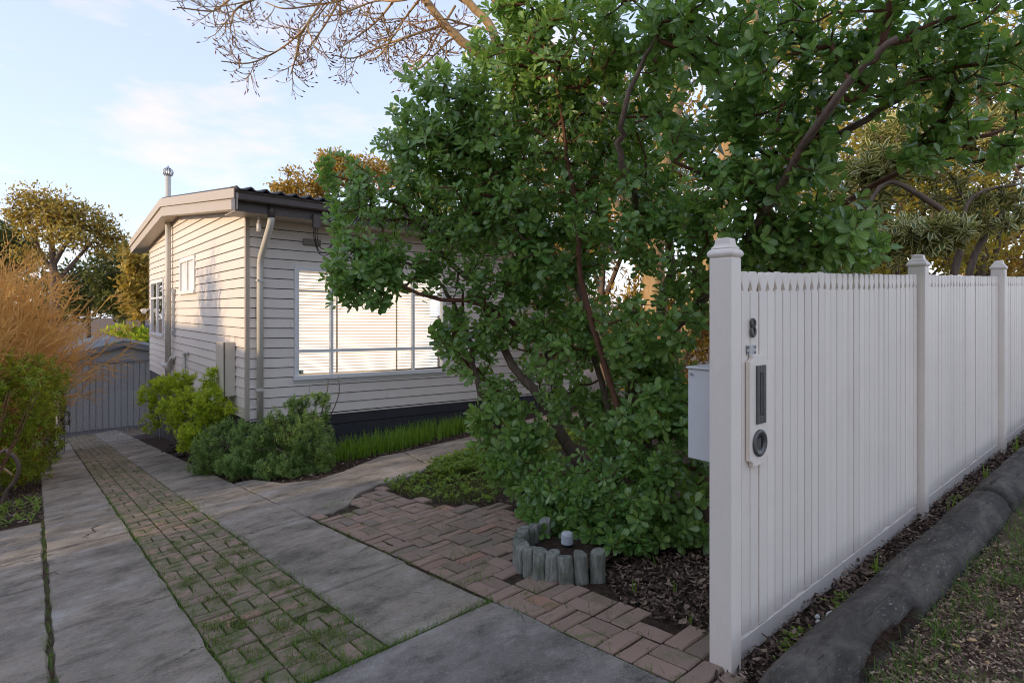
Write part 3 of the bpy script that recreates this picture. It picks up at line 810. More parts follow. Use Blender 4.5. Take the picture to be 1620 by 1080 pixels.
# small alarm sticker in the lower left corner of the glass
st = MB().box(3.20, 3.275, HY0 + 0.014, HY0 + 0.018, -0.985, -0.925).obj('sticker', paint('sticker_green', (0.06, 0.14, 0.09)), wf, shear=True)
MB().box(3.235, 3.265, HY0 + 0.0115, HY0 + 0.0135, -0.965, -0.945).obj('sticker_mark', M['white'], st if False else wf, shear=True)
def side_window(name, u0, u1, z0, z1, cols, bars, pm, inner):
    m = MB(); w = 0.075
    X0, X1 = HX - 0.045, HX + 0.018
    m.box(X0, X1, u0, u0 + w, z0, z1); m.box(X0, X1, u1 - w, u1, z0, z1)
    m.box(X0 + 0.002, X1, u0 + w, u1 - w, z1 - w, z1 + 0.01); m.box(X0 - 0.02, X1, u0 - 0.02, u1 + 0.02, z0 - 0.04, z0 + 0.03)
    f = m.obj(name, M['white'], house, bevel=0.004)
    n = len(cols)
    ed = [u0 + w] + [u0 + (u1 - u0) * c for c in cols] + [u1 - w]
    for c in ed[1:-1]: MB().box(X0 + 0.006, X1, c - 0.03, c + 0.03, z0 + 0.03, z1 - w).obj('mullion', M['white'], f)
    for i in range(len(ed) - 1):
        a = ed[i] + (0.03 if i else 0); b = ed[i + 1] - (0.03 if i < len(ed) - 2 else 0)
        for zb in bars: MB().box(X0 + 0.01, X1, a, b, zb - 0.02, zb + 0.02).obj('glazing_bar', M['white'], f)
        zz = [z0 + 0.03] + list(bars) + [z1 - w]
        for k in range(len(zz) - 1):
            q0, q1 = zz[k] + (0.02 if k else 0), zz[k + 1] - (0.02 if k < len(zz) - 2 else 0)
            mm = MB(); mm.add([(HX - 0.01, a, q0), (HX - 0.01, b, q0), (HX - 0.01, b, q1), (HX - 0.01, a, q1)], [(0, 1, 2, 3)]); mm.obj('pane', pm, f)
    mm = MB(); mm.add([(HX + 0.012, u0, z0), (HX + 0.012, u1, z0), (HX + 0.012, u1, z1), (HX + 0.012, u0, z1)], [(0, 1, 2, 3)]); mm.obj('curtain', inner, f)
M['frost'] = paint('frosted_pane', (0.85, 0.85, 0.83), 0.15, (0.6, 0.6, 0.58), 0.1, (1, 1, 1), 0.01, 0.6)
M['curtain'] = paint('curtain', (0.30, 0.26, 0.22), 0.8)
side_window('side_window', *SW1, cols=(0.5,), bars=(), pm=M['frost'], inner=M['frost'])
side_window('side_window', *SW2, cols=(0.5,), bars=(0.30,), pm=M['glass'], inner=M['curtain'])
# service entry: bracket, cables, box, vent brick
MB().box(3.18, 3.29, 8.53, 8.598, 1.22, 1.42).obj('service_box', M['gutter'], house, shear=True, bevel=0.006)
m = MB()
for k, (xa, dx, dep) in enumerate(((3.22, 0.30, 0.30), (3.25, 0.27, 0.25), (3.20, 0.36, 0.34))):
    m.tube(smooth_path([(xa, 8.57, 1.22), (xa + 0.02, 8.62, 1.10 - 0.1 * dep), (xa + dx * 0.35, 8.68, 1.18 - dep), (xa + dx * 0.75, 8.66, 1.19 - dep), (xa + dx, 8.58, 1.06), (xa + dx - 0.01, 8.52, 1.24), (xa + dx - 0.04, 8.45, 1.38)]), 0.007, 5)
m.obj('service_cable', M['black'], house, smooth=True)
MB().tube([(3.52, 8.45, 1.38), (3.58, 8.35, 1.46), (3.75, 8.1, 1.60)], 0.012, 6).tube([(3.46, 8.43, 1.36), (3.62, 8.40, 1.44)], 0.012, 6).obj('cable_anchor', M['galv'], house)
MB().box(3.25, 3.53, 9.13, 9.18, 1.03, 1.13).obj('wall_vent', paint('vent_brown', (0.24, 0.21, 0.17)), house, shear=True, bevel=0.012)
MB().tube([(2.52, 8.9, 1.35), (2.52, 8.9, 1.26)], 0.02, 8).tube([(2.52, 8.9, 1.25), (2.52, 8.9, 1.13)], 0.032, 10).obj('eave_insulator', M['white'], house, smooth=True)
m = MB().tube([(HX, 18.45, 0.03), (HX - 0.10, 18.45, 0.0)], 0.02, 6); m.tube([(HX - 0.10, 18.45, 0.0), (HX - 0.2, 18.45, -0.06)], [0.05, 0.085], 10)
m.obj('flood_light', M['white'], house, smooth=True)
m = MB().box(HX - 0.06, HX - 0.025, 14.78, 14.86, -0.45, 0.36); m.box(HX - 0.09, HX - 0.025, 14.74, 14.9, -0.56, -0.46); m.box(HX - 0.08, HX - 0.025, 14.7, 14.9, 0.37, 0.45)
m.obj('wall_bracket', M['galv'], house)

# ------------------------------------------------------------------ garage and mesh gate
GY = 21.5
def rough_panel():
    m, N, L, b = nmat('rough_grey_panel', 0.85, 0.2)
    v = wcoord(N, L); n = noise(N, L, 55, 4, 0.7, v)
    L.new(ramp(N, L, n, [(0.35, (0.26, 0.255, 0.25)), (0.5, (0.35, 0.345, 0.335)), (0.65, (0.45, 0.44, 0.42))]), b.inputs['Base Color'])
    bump(N, L, b, n, 0.6, 0.02); return m
M['rough'] = rough_panel()
M['garage_trim'] = paint('garage_trim', (0.22, 0.22, 0.235), 0.5, (0.2, 0.19, 0.18), 0.2)
gz = float(g(2, GY))
gar = thing('garage', 'small grey garage with a tilt door and shallow gable at the end of the driveway', 'garage', (2.13, GY, gz))
GL, GR, GA = 0.58, 3.70, 2.13
HD = -1.60
np_ = 19
dw = (GR - GL - 0.12) / np_
for k in range(np_):
    a = GL + 0.06 + dw * k
    MB().prism([(a + 0.002, 0), (a + 0.022, -0.022), (a + dw - 0.022, -0.022), (a + dw - 0.002, 0), (a + dw - 0.002, 0.012), (a + 0.002, 0.012)], lambda u, v, s: (u, GY + v, gz + 0.06 if s == 0 else HD)).obj('door_panel', M['rough'], gar)
MB().box(GL, GL + 0.055, GY - 0.03, GY + 0.05, gz - 0.3, HD).obj('jamb', M['garage_trim'], gar)
MB().box(GR - 0.055, GR, GY - 0.03, GY + 0.05, gz - 0.3, HD).obj('jamb', M['garage_trim'], gar)
MB().box(GL, GR, GY + 0.015, GY + 0.03, gz - 0.3, HD).obj('door_frame', M['garage_trim'], gar)
MB().box(GL - 0.05, GR + 0.05, GY - 0.06, GY + 0.03, HD, HD + 0.055).obj('header', M['garage_trim'], gar)
def gable(x, top=0.0): return -1.0 - 0.27 * abs(x - GA) + top
for k, (a, b) in enumerate(((GL, GA - 0.004), (GA + 0.004, GR))):
    for lo, hi in ((HD + 0.057, HD + 0.265), (HD + 0.272, 0)):
        q = [(a, lo), (b, lo), (b, hi if hi else 0), (a, hi if hi else 0)]
        q = clip(q, lambda u, v: (gable(u, -0.03)) - v)
        if len(q) > 2: MB().prism(q, lambda u, v, s: (u, GY - 0.012 if s == 0 else GY + 0.03, v)).obj('gable_panel', M['rough'], gar)
MB().tube([(2.35, GY - 0.05, gz + 0.75), (2.35, GY - 0.07, gz + 0.75)], 0.02, 8).obj('door_handle', M['galv'], gar)
for s in (-1, 1):
    e = GA + s * (GA - GL + 0.25)
    m = MB(); V = [(x, y, gable(x, z)) for y in (GY - 0.14, GY - 0.11) for x in (GA, e) for z in (-0.11, 0.05)]
    m.add(V, [(0, 1, 3, 2), (4, 6, 7, 5), (0, 4, 5, 1), (2, 3, 7, 6), (0, 2, 6, 4), (1, 5, 7, 3)]); m.obj('barge_board', M['garage_trim'], gar)
    us = np.linspace(GA, e, 60); wv = 0.014 * np.abs(np.sin(np.arange(60) * 1.05))
    V = np.array([(x, y, gable(x, 0.055) + q) for y in (GY - 0.15, GY + 6.0) for x, q in zip(us, wv)])
    F = [(i, i + 1, 61 + i, 60 + i) for i in range(59)]
    o = obj('roof_sheet', V, F, paint('garage_roof', (0.13, 0.15, 0.18), 0.4, (0.3, 0.25, 0.2), 0.2), gar)
    o.modifiers.new('thick', 'SOLIDIFY').thickness = 0.01
MB().box(GL, GL + 0.05, GY + 0.06, GY + 6, gz - 1.0, -1.5).obj('side_wall', M['rough'], gar)
MB().box(GL - 0.28, GL - 0.18, GY - 0.1, GY + 6, gable(GL - 0.25) - 0.08, gable(GL - 0.25) + 0.01).obj('gutter', M['garage_trim'], gar)
gate = thing('mesh_gate', 'low welded wire mesh gate standing across the drive in front of the garage', 'gate', (1.4, 16.4, float(g(1.4, 16.4))))
m = MB()
gy = 16.4
for x in np.arange(0.5, 2.38, 0.05): m.tube([(x, gy, float(g(x, gy)) + 0.02), (x, gy + 0.01 * math.sin(x * 9), float(g(x, gy)) + 1.17)], 0.0021, 3, False)
for z in np.arange(0.02, 1.18, 0.05): m.tube([(x, gy + 0.01 * math.sin(x * 5 + z * 3), float(g(x, gy)) + z + 0.012 * math.sin(x * 4 + z)) for x in np.arange(0.5, 2.42, 0.15)], 0.0026, 3, False)
tag(m.obj('wire_mesh', M['galv'], gate), kind='stuff')
for x in (0.52, 2.36): MB().tube([(x, gy, float(g(x, gy)) - 0.05), (x, gy, float(g(x, gy)) + 1.2)], 0.014, 6).obj('gate_post', M['galv'], gate)

# ------------------------------------------------------------------ street fence
fence = thing('picket_fence', 'white picket fence along the street with letter slot and number 8', 'fence', (2.2, 1.32, float(g(2.2, 1.32))))
PX = [2.162, 4.49, 6.58, 8.70, 10.8]
def ftop(x): return 0.162 + 0.031 * (x - 2.34)
def fbot(x): return -1.385 + 0.051 * (x - 2.3)
def ring(cx, cy, hx, hy, z, tilt=0): return [(cx - hx, cy - hy, z), (cx + hx, cy - hy, z), (cx + hx, cy + hy, z), (cx - hx, cy + hy, z)]
for i, x in enumerate(PX):
    wx, wy = 0.075, 0.10
    cx, cy = x + wx / 2, 1.27 + wy / 2
    t = [0.282, 0.352, 0.425, 0.49, 0.55][i] + 0.012
    zs = t - 0.083
    po = MB().box(x, x + wx, 1.27, 1.27 + wy, float(g(x, 1.3)) - 0.25, zs).obj('post', M['fence'], fence, bevel=0.004)
    prof = [(0.000, zs - 0.004), (0.000, zs), (0.003, zs + 0.003), (0.008, zs + 0.010), (0.0095, zs + 0.018), (0.007, zs + 0.027), (0.002, zs + 0.034), (-0.002, zs + 0.037), (-0.0005, zs + 0.040), (-0.0015, zs + 0.043), (-0.007, zs + 0.050), (-0.010, zs + 0.058), (-0.0115, zs + 0.075), (-0.012, zs + 0.079), (-0.022, zs + 0.083)]
    V = []; F = []
    for k, (e, z) in enumerate(prof):
        V += ring(cx, cy, wx / 2 - 0.0035 + e, wy / 2 - 0.004 + e * 1.25, z)
        if k: F += [((k - 1) * 4 + a, (k - 1) * 4 + (a + 1) % 4, k * 4 + (a + 1) % 4, k * 4 + a) for a in range(4)]
    F.append(tuple(len(V) - 4 + a for a in range(4)))
    if i == 2:
        V = [(a, b, c + random.gauss(0, 0.002) - (0.012 * (k % 4 in (0, 3)) if k > len(V) - 13 else 0)) for k, (a, b, c) in enumerate(V)]
    c = obj('post_cap', V, F, M['fence'], po)
    if i == 2: c['label'] = 'post cap with a splintered worn top'
for i in range(4):
    a, b = PX[i] + 0.082, PX[i + 1] - 0.006
    n = round((b - a) / 0.0727); p = (b - a) / n
    for k in range(n):
        x = a + p * (k + 0.5)
        h = p / 2 - 0.0028 - abs(random.gauss(0, 0.0006)); T = ftop(x) + random.gauss(0, 0.0025); B = fbot(x) + random.gauss(0, 0.004)
        half = [(h, B), (h, T - 0.088), (0.56 * h, T - 0.083), (0.60 * h, T - 0.075), (0.88 * h, T - 0.053), (0.93 * h, T - 0.047), (0.90 * h, T - 0.036), (0.70 * h, T - 0.010), (0.60 * h, T - 0.002), (0.5 * h, T)]
        poly = half + [(-u, v) for u, v in half[::-1]]
        dy = random.gauss(0, 0.0014); tw = random.gauss(0, 0.006)
        o = MB().prism(poly, lambda u, v, s: (x + u, 1.314 + dy + u * tw + 0.018 * s, v)).obj('picket', M['fence'], fence)
        if x < 6.6: 
            mo = o.modifiers.new('bevel', 'BEVEL'); mo.width = 0.0022; mo.segments = 1; mo.limit_method = 'ANGLE'; mo.angle_limit = rad(60)
    for z0_, z1_ in ((-0.115, -0.042),):
        m = MB(); V = [(x, y, ftop(x) + z) for y in (1.337, 1.372) for x in (a, b) for z in (z0_, z1_)]
        m.add(V, [(0, 1, 3, 2), (4, 6, 7, 5), (0, 4, 5, 1), (2, 3, 7, 6), (0, 2, 6, 4), (1, 5, 7, 3)]); m.obj('rail', M['fence'], fence)
    m = MB(); V = [(x, y, fbot(x) + z) for y in (1.337, 1.372) for x in (a, b) for z in (0.12, 0.20)]
    m.add(V, [(0, 1, 3, 2), (4, 6, 7, 5), (0, 4, 5, 1), (2, 3, 7, 6), (0, 2, 6, 4), (1, 5, 7, 3)]); m.obj('rail', M['fence'], fence)
    m = MB(); V = [(x, y, fbot(x) + z) for y in (1.311, 1.335) for x in (a, b) for z in (-0.30, -0.004)]
    m.add(V, [(0, 1, 3, 2), (4, 6, 7, 5), (0, 4, 5, 1), (2, 3, 7, 6), (0, 2, 6, 4), (1, 5, 7, 3)]); m.obj('kickboard', M['kick'], fence, bevel=0.002)
# letter plate, slot, newspaper hole, number, galvanised latch plate
u0, u1, v0, v1 = 2.345, 2.495, -0.668, -0.192
c_ = 0.026
q = [(u0 + c_, v0), (u1 - c_, v0), (u1 - c_ * .9, v0 + c_ * .6), (u1 - c_ * .5, v0 + c_ * .95), (u1, v0 + c_), (u1, v1 - c_), (u1 - c_ * .5, v1 - c_ * .95), (u1 - c_ * .9, v1 - c_ * .6), (u1 - c_, v1), (u0 + c_, v1), (u0 + c_ * .9, v1 - c_ * .6), (u0 + c_ * .5, v1 - c_ * .95), (u0, v1 - c_), (u0, v0 + c_), (u0 + c_ * .5, v0 + c_ * .95), (u0 + c_ * .9, v0 + c_ * .6)]
pl = MB().prism(q, lambda u, v, s: (u, 1.291 if s == 0 else 1.3125, v)).obj('letter_plate', M['fence'], fence, bevel=0.003)
lx, lz0, lz1 = 2.428, -0.488, -0.238
sl = MB()
for (a, b, c, d) in ((lx - 0.038, lx - 0.013, lz0, lz1), (lx + 0.013, lx + 0.038, lz0, lz1), (lx - 0.013, lx + 0.013, lz0, lz0 + 0.034), (lx - 0.013, lx + 0.013, lz1 - 0.034, lz1)):
    sl.box(a, b, 1.283, 1.2905, c, d)
sl.obj('letter_slot', M['pewter'], pl, bevel=0.002)
MB().box(lx - 0.0135, lx + 0.0135, 1.2885, 1.2905, lz0 + 0.034, lz1 - 0.034).obj('slot_opening', M['dark'], pl)  # near-black sheet painted in as the shade inside the slot
MB().box(lx - 0.002, lx + 0.012, 1.286, 1.2884, lz0 + 0.036, lz1 - 0.036).obj('slot_flap', M['pewter'], pl)
cx_, cz_ = 2.420, -0.571
V = []; F = []
rp = [(0.058, 1.2905), (0.058, 1.285), (0.052, 1.2815), (0.042, 1.2815), (0.040, 1.284), (0.034, 1.284), (0.031, 1.2895)]
for k, (r_, y) in enumerate(rp):
    for t in range(28):
        V.append((cx_ + r_ * math.cos(t * math.pi / 14), y, cz_ + r_ * math.sin(t * math.pi / 14)))
        if k: F.append(((k - 1) * 28 + t, (k - 1) * 28 + (t + 1) % 28, k * 28 + (t + 1) % 28, k * 28 + t))
obj('paper_ring', V, F, M['pewter'], pl, smooth=True)
V = [(cx_ + 0.033 * math.cos(t * math.pi / 14), 1.2893, cz_ + 0.033 * math.sin(t * math.pi / 14)) for t in range(28)]
obj('paper_hole', V, [tuple(range(28))[::-1]], M['dark'], pl)  # near-black disc painted in as the shade inside the paper hole
V = [(cx_ - 0.004 + 0.026 * math.cos(t * math.pi / 14), 1.2878, cz_ - 0.004 + 0.026 * math.sin(t * math.pi / 14)) for t in range(5, 24)]
obj('hole_flap', V, [tuple(range(19))[::-1]], M['pewter'], pl)
m = MB()
for zc, rx_, rz_ in ((-0.058, 0.0145, 0.0175), (-0.094, 0.0165, 0.0195)):
    m.tube([(2.398 + rx_ * math.cos(t), 1.307, zc + rz_ * math.sin(t)) for t in np.linspace(0, 2 * math.pi, 21)], 0.0062, 7, False)
m.obj('house_number', M['pewter'], fence, smooth=True)
lp = MB().box(2.352, 2.425, 1.3085, 1.312, -0.192, -0.150).obj('latch_plate', M['galv'], fence, bevel=0.001)
for (a, b) in ((2.36, -0.160), (2.36, -0.183), (2.417, -0.160), (2.417, -0.183)):
    MB().tube([(a, 1.3086, b), (a, 1.3055, b)], 0.0045, 8).obj('screw', M['pewter'], lp)
# metal letter box hung behind the fence
mbx = thing('letter_box', 'white sheet metal letter box hung behind the gatepost', 'letter box', (2.4, 1.5, -0.66))
MB().box(2.27, 2.52, 1.385, 1.545, -0.66, -0.262).obj('body', M['box'], mbx, bevel=0.004)
MB().box(2.262, 2.528, 1.38, 1.553, -0.2615, -0.252).obj('lid', M['box'], mbx, bevel=0.003)
MB().tube([(2.268, 1.525, -0.285), (2.262, 1.525, -0.285)], 0.006, 8).obj('screw', M['galv'], mbx)

# ------------------------------------------------------------------ log edging with a vent cap
le = thing('log_edging', 'horseshoe of short grey treated pine logs edging the garden bed', 'garden edging', (2.55, 2.7, float(g(2.55, 2.7))))
def logmat():
    m, N, L, b = nmat('weathered_pine', 0.85, 0.2)
    v = wcoord(N, L, (1, 1, 0.22)); n = noise(N, L, 38, 8, 0.7, v, 0.8); n2 = noise(N, L, 6, 4, 0.6, wcoord(N, L))
    c = ramp(N, L, n, [(0.3, (0.09, 0.095, 0.08)), (0.5, (0.22, 0.225, 0.19)), (0.72, (0.42, 0.40, 0.34))])
    c = mixc(N, L, thr(N, L, n2, 0.5, 0.75), c, (0.10, 0.125, 0.075)); L.new(c, b.inputs['Base Color'])
    bump(N, L, b, n, 0.7, 0.01); return m
M['log'] = logmat()
LP = [onY(828, 868, 2.86), onY(823, 880, 2.80)]
ring_ = [(2.75, 3.02), (2.67, 3.03), (2.59, 3.01), (2.51, 2.97), (2.435, 2.915), (2.375, 2.845), (2.335, 2.765), (2.318, 2.675), (2.318, 2.588), (2.338, 2.503), (2.375, 2.425), (2.43, 2.358), (2.50, 2.30)]
for i, (x, y) in enumerate(ring_):
    h = 0.14 + random.uniform(-0.012, 0.02); z = float(g(x, y)); r0 = 0.047 + random.uniform(-0.005, 0.004)
    a = MB(); ta, tb = random.gauss(0, 0.014), random.gauss(0, 0.014)
    th = np.linspace(0, 2 * math.pi, 13)[:-1]
    # flattened outer face, a little tapered
    V = []; out = np.array([x - 2.62, y - 2.68]); out /= np.linalg.norm(out)
    for k, (zz, s) in enumerate(((-0.12, 1.0), (0.0, 1.0), (h * 0.5, 0.99), (h - 0.012, 0.95), (h, 0.86))):
        for t in th:
            px_, py_ = r0 * s * math.cos(t), r0 * s * math.sin(t)
            V.append((x + px_ + ta * zz * 3, y + py_ + tb * zz * 3, z + zz + (random.Random(i).uniform(0.004, 0.014) * math.cos(t + i * 2.1) if zz > 0.1 else 0)))
    F = [(k * 12 + j, k * 12 + (j + 1) % 12, (k + 1) * 12 + (j + 1) % 12, (k + 1) * 12 + j) for k in range(4) for j in range(12)] + [tuple(range(48, 60))]
    o = obj('log', V, F, M['log'], le)
    for p_ in o.data.polygons: p_.use_smooth = len(p_.vertices) == 4
m = MB().tube([(2.65, 2.70, float(g(2.6, 2.7)) - 0.03), (2.65, 2.70, float(g(2.6, 2.7)) + 0.075)], 0.036, 16)
vc = thing('vent_cap', 'pale grey round plastic cap on a black collar inside the log edging', 'vent cap', (2.65, 2.70, float(g(2.65, 2.70))))
m.obj('collar', M['black'], vc, smooth=False)
zc = float(g(2.6, 2.7)) + 0.076
MB().tube([(2.65, 2.70, zc), (2.65, 2.70, zc + 0.004), (2.65, 2.70, zc + 0.058), (2.65, 2.70, zc + 0.07), (2.65, 2.70, zc + 0.0745)], [0.037, 0.040, 0.0385, 0.034, 0.022], 20).obj('cap', M['greycap'], vc, bevel=0.002)
bed = np.array([(2.37, 2.50), (2.45, 2.40), (2.55, 2.36), (2.8, 2.4), (2.95, 2.8), (2.75, 2.98), (2.55, 2.95), (2.42, 2.85), (2.36, 2.7)])
obj('soil_mound', np.vstack([np.c_[bed, g(bed[:, 0], bed[:, 1]) + 0.03], [[2.6, 2.68, float(g(2.6, 2.68)) + 0.06]]]), [(i, (i + 1) % 9, 9) for i in range(9)], M['soil'], le)

# ------------------------------------------------------------------ timber kerb log along the nature strip
def logbark():
    m, N, L, b = nmat('old_log', 0.85, 0.25)
    v = wcoord(N, L, (0.5, 1, 1)); n = noise(N, L, 7, 8, 0.7, v, 0.6); f = noise(N, L, 60, 6, 0.75, wcoord(N, L, (0.6, 1, 1))); sp = noise(N, L, 48, 3, 0.7, wcoord(N, L, (0.7, 1.5, 1)))
    big = noise(N, L, 2.2, 4, 0.6, wcoord(N, L))
    c = ramp(N, L, n, [(0.3, (0.045, 0.040, 0.034)), (0.48, (0.115, 0.102, 0.086)), (0.7, (0.24, 0.21, 0.17))])
    c = mixc(N, L, thr(N, L, f, 0.55, 0.8), c, (0.13, 0.13, 0.12))
    k = N.new('ShaderNodeMath'); k.operation = 'MULTIPLY'; L.new(thr(N, L, sp, 0.60, 0.68), k.inputs[0]); L.new(thr(N, L, big, 0.42, 0.6), k.inputs[1])
    c = mixc(N, L, k.outputs[0], c, (0.36, 0.37, 0.35))
    a = N.new('ShaderNodeAttribute'); a.attribute_name = 'leafdata'; s = N.new('ShaderNodeSeparateColor'); L.new(a.outputs['Color'], s.inputs['Color'])
    c = mixc(N, L, s.outputs['Red'], c, ramp(N, L, f, [(0.3, (0.02, 0.009, 0.006)), (0.5, (0.07, 0.035, 0.022)), (0.7, (0.17, 0.10, 0.065))]))
    cr = noise(N, L, 26, 6, 0.7, wcoord(N, L, (0.07, 1, 1)), 0.3)
    c = mixc(N, L, thr(N, L, cr, 0.42, 0.30), c, (0.018, 0.015, 0.013))
    ad = N.new('ShaderNodeMath'); ad.operation = 'ADD'; L.new(f, ad.inputs[0]); L.new(cr, ad.inputs[1])
    L.new(c, b.inputs['Base Color']); bump(N, L, b, ad.outputs[0], 1.0, 0.02); return m
M['oldlog'] = logbark()
def kerb_log(xa, xb, label, hole):
    r = np.random.default_rng(int(xa * 10))
    nx, nt = int((xb - xa) / 0.02), 40
    X = np.linspace(xa, xb, nx); V = []; D = []
    ph = r.uniform(0, 6, 8)
    for i, x in enumerate(X):
        R = 0.120 + 0.003 * math.sin(x * 2.1 + ph[0]) + 0.003 * math.sin(x * 7 + ph[1])
        e = min(x - xa, xb - x); R *= 1 - 0.22 * math.exp(-e / 0.02) if e < 0.1 else 1
        for t in range(nt):
            a = t * 2 * math.pi / nt
            q = R + 0.003 * math.sin(5 * a + x * 0.8 + ph[2]) + 0.002 * math.sin(9 * a + 2.2 * math.sin(x * 2 + ph[5])) + 0.0015 * math.sin(x * 19 + 4 * a + ph[6]) + r.normal(0, 0.0022)
            h = 0
            if hole:
                dx = (x - hole) / 0.36; da = (a - 3.0) / 0.42 + 0.25 * math.sin(x * 14 + ph[4])
                h = max(0, 1 - (dx * dx + da * da)); h = min(1, h * 2.2)
                q -= h * (0.032 + 0.012 * math.sin(x * 40 + a * 9) + r.normal(0, 0.006))
            V.append((x, 1.0 + q * math.cos(a) + 0.008 * math.sin(x * 1.3), float(g(x, 1.0)) + 0.012 + q * math.sin(a)))
            D.append((min(1, h * 1.4), 0, 0, 1))
    F = np.array([(i * nt + t, i * nt + (t + 1) % nt, (i + 1) * nt + (t + 1) % nt, (i + 1) * nt + t) for i in range(nx - 1) for t in range(nt)])
    Vn = np.array(V)
    c0, c1 = Vn[:nt].mean(0), Vn[-nt:].mean(0)
    Vn = np.vstack([Vn, c0, c1]); D += [(0.3, 0, 0, 1)] * 2
    F = [tuple(f) for f in F] + [((t + 1) % nt, t, nx * nt) for t in range(nt)] + [((nx - 1) * nt + t, (nx - 1) * nt + (t + 1) % nt, nx * nt + 1) for t in range(nt)]
    o = obj('kerb_log', Vn, F, M['oldlog'], None, True, D)
    tag(o, label, 'log', 'weathered logs edging the nature strip')
kerb_log(2.05, 4.78, 'dark lichened log with a rotten brown hollow beside the picket fence', 2.72)
kerb_log(4.82, 9.5, 'dark weathered log butted beyond the crack at the far end', None)

# ------------------------------------------------------------------ the big evergreen shrub
def stem_part(name, path, r0, r1, mat, parent, k=4, n=9, wob=0.0, seed=0):
    P = smooth_path(path, k)
    if wob:
        r = np.random.default_rng(seed); P[1:-1] += r.normal(0, wob, P[1:-1].shape)
    R = np.linspace(r0, r1, len(P))
    V, F = tube(P, R, n)
    return obj(name, V, F, mat, parent, smooth=True), P
def foot_at(px, py):
    "where the view ray through a photo pixel meets the ground"
    d = 1.0
    for _ in range(60):
        p = pt(px, py, d); h = p[2] - float(g(p[0], p[1]))
        d += h * 1.5
    return d
rs = np.random.default_rng(5)
SB = pt(930, 790, 4.75)
shrub = thing('evergreen_shrub', 'big glossy evergreen shrub with many leaning stems behind the gatepost', 'shrub', (SB[0], SB[1], float(g(SB[0], SB[1]))))
LM = [  # (pixel x, y, depth) down the stem, radius at foot and tip
    ([(945, 800, 4.8), (914, 732, 4.9), (880, 672, 5.0), (855, 631, 5.05), (800, 560, 5.2), (760, 470, 5.3), (700, 400, 5.35), (640, 330, 5.4)], .068, .016),
    ([(960, 800, 4.9), (940, 690, 5.05), (910, 638, 5.1), (878, 600, 5.2), (850, 480, 5.3), (800, 330, 5.3), (740, 230, 5.2)], .06, .014),
    ([(985, 800, 4.6), (975, 712, 4.6), (950, 600, 4.55), (923, 482, 4.5), (905, 420, 4.5), (850, 396, 4.5), (780, 330, 4.6)], .034, .011),
    ([(1000, 800, 4.6), (992, 700, 4.6), (1001, 618, 4.55), (1025, 545, 4.45), (1050, 480, 4.3), (1060, 380, 4.2), (1020, 340, 4.15), (1000, 300, 3.85), (982, 244, 3.65), (986, 180, 3.5), (1012, 110, 3.4), (1045, 40, 3.3)], .052, .010),
    ([(1010, 800, 4.3), (1024, 615, 4.3), (1040, 557, 4.25), (1089, 492, 4.1), (1118, 463, 4.0), (1165, 370, 3.8), (1200, 310, 3.5), (1280, 240, 3.2), (1370, 190, 3.0), (1480, 120, 2.9)], .05, .014),
    ([(835, 790, 5.2), (807, 725, 5.2), (778, 644, 5.2), (758, 612, 5.2), (742, 534, 5.2), (723, 492, 5.2), (690, 440, 5.2), (640, 415, 5.1), (570, 420, 5.0)], .036, .010),
    ([(820, 650, 5.3), (771, 602, 5.3), (740, 575, 5.3), (713, 550, 5.3), (722, 520, 5.3), (731, 490, 5.3), (725, 430, 5.3)], .022, .010),
    ([(1000, 720, 4.2), (920, 440, 4.3), (914, 344, 4.3), (900, 250, 4.2), (880, 120, 4.0)], .024, .010),
    ([(1115, 830, 4.2), (1112, 700, 4.2), (1130, 560, 4.0), (1160, 420, 3.6), (1230, 300, 3.0), (1330, 150, 2.5), (1420, 60, 2.3)], .048, .012),
    ([(1130, 560, 3.9), (1240, 400, 3.6), (1330, 330, 3.5), (1450, 250, 3.3), (1600, 200, 3.2)], .026, .010),
    ([(880, 560, 5.1), (760, 480, 5.0), (680, 470, 4.9), (600, 440, 4.8), (545, 440, 4.75)], .024, .008),
]
limbs = []
for k, (pp, r0, r1) in enumerate(LM):
    path = np.array([pt(*p) for p in pp])
    if pp[0][1] > 780: path = np.vstack([[path[0][0], path[0][1], float(g(path[0][0], path[0][1])) - 0.08], path])
    _, P = stem_part('limb', path, r0, r1, M['bark'] if r0 > .03 else M['twig'], shrub, 4, 9, 0.010, k)
    limbs.append(P[3:])
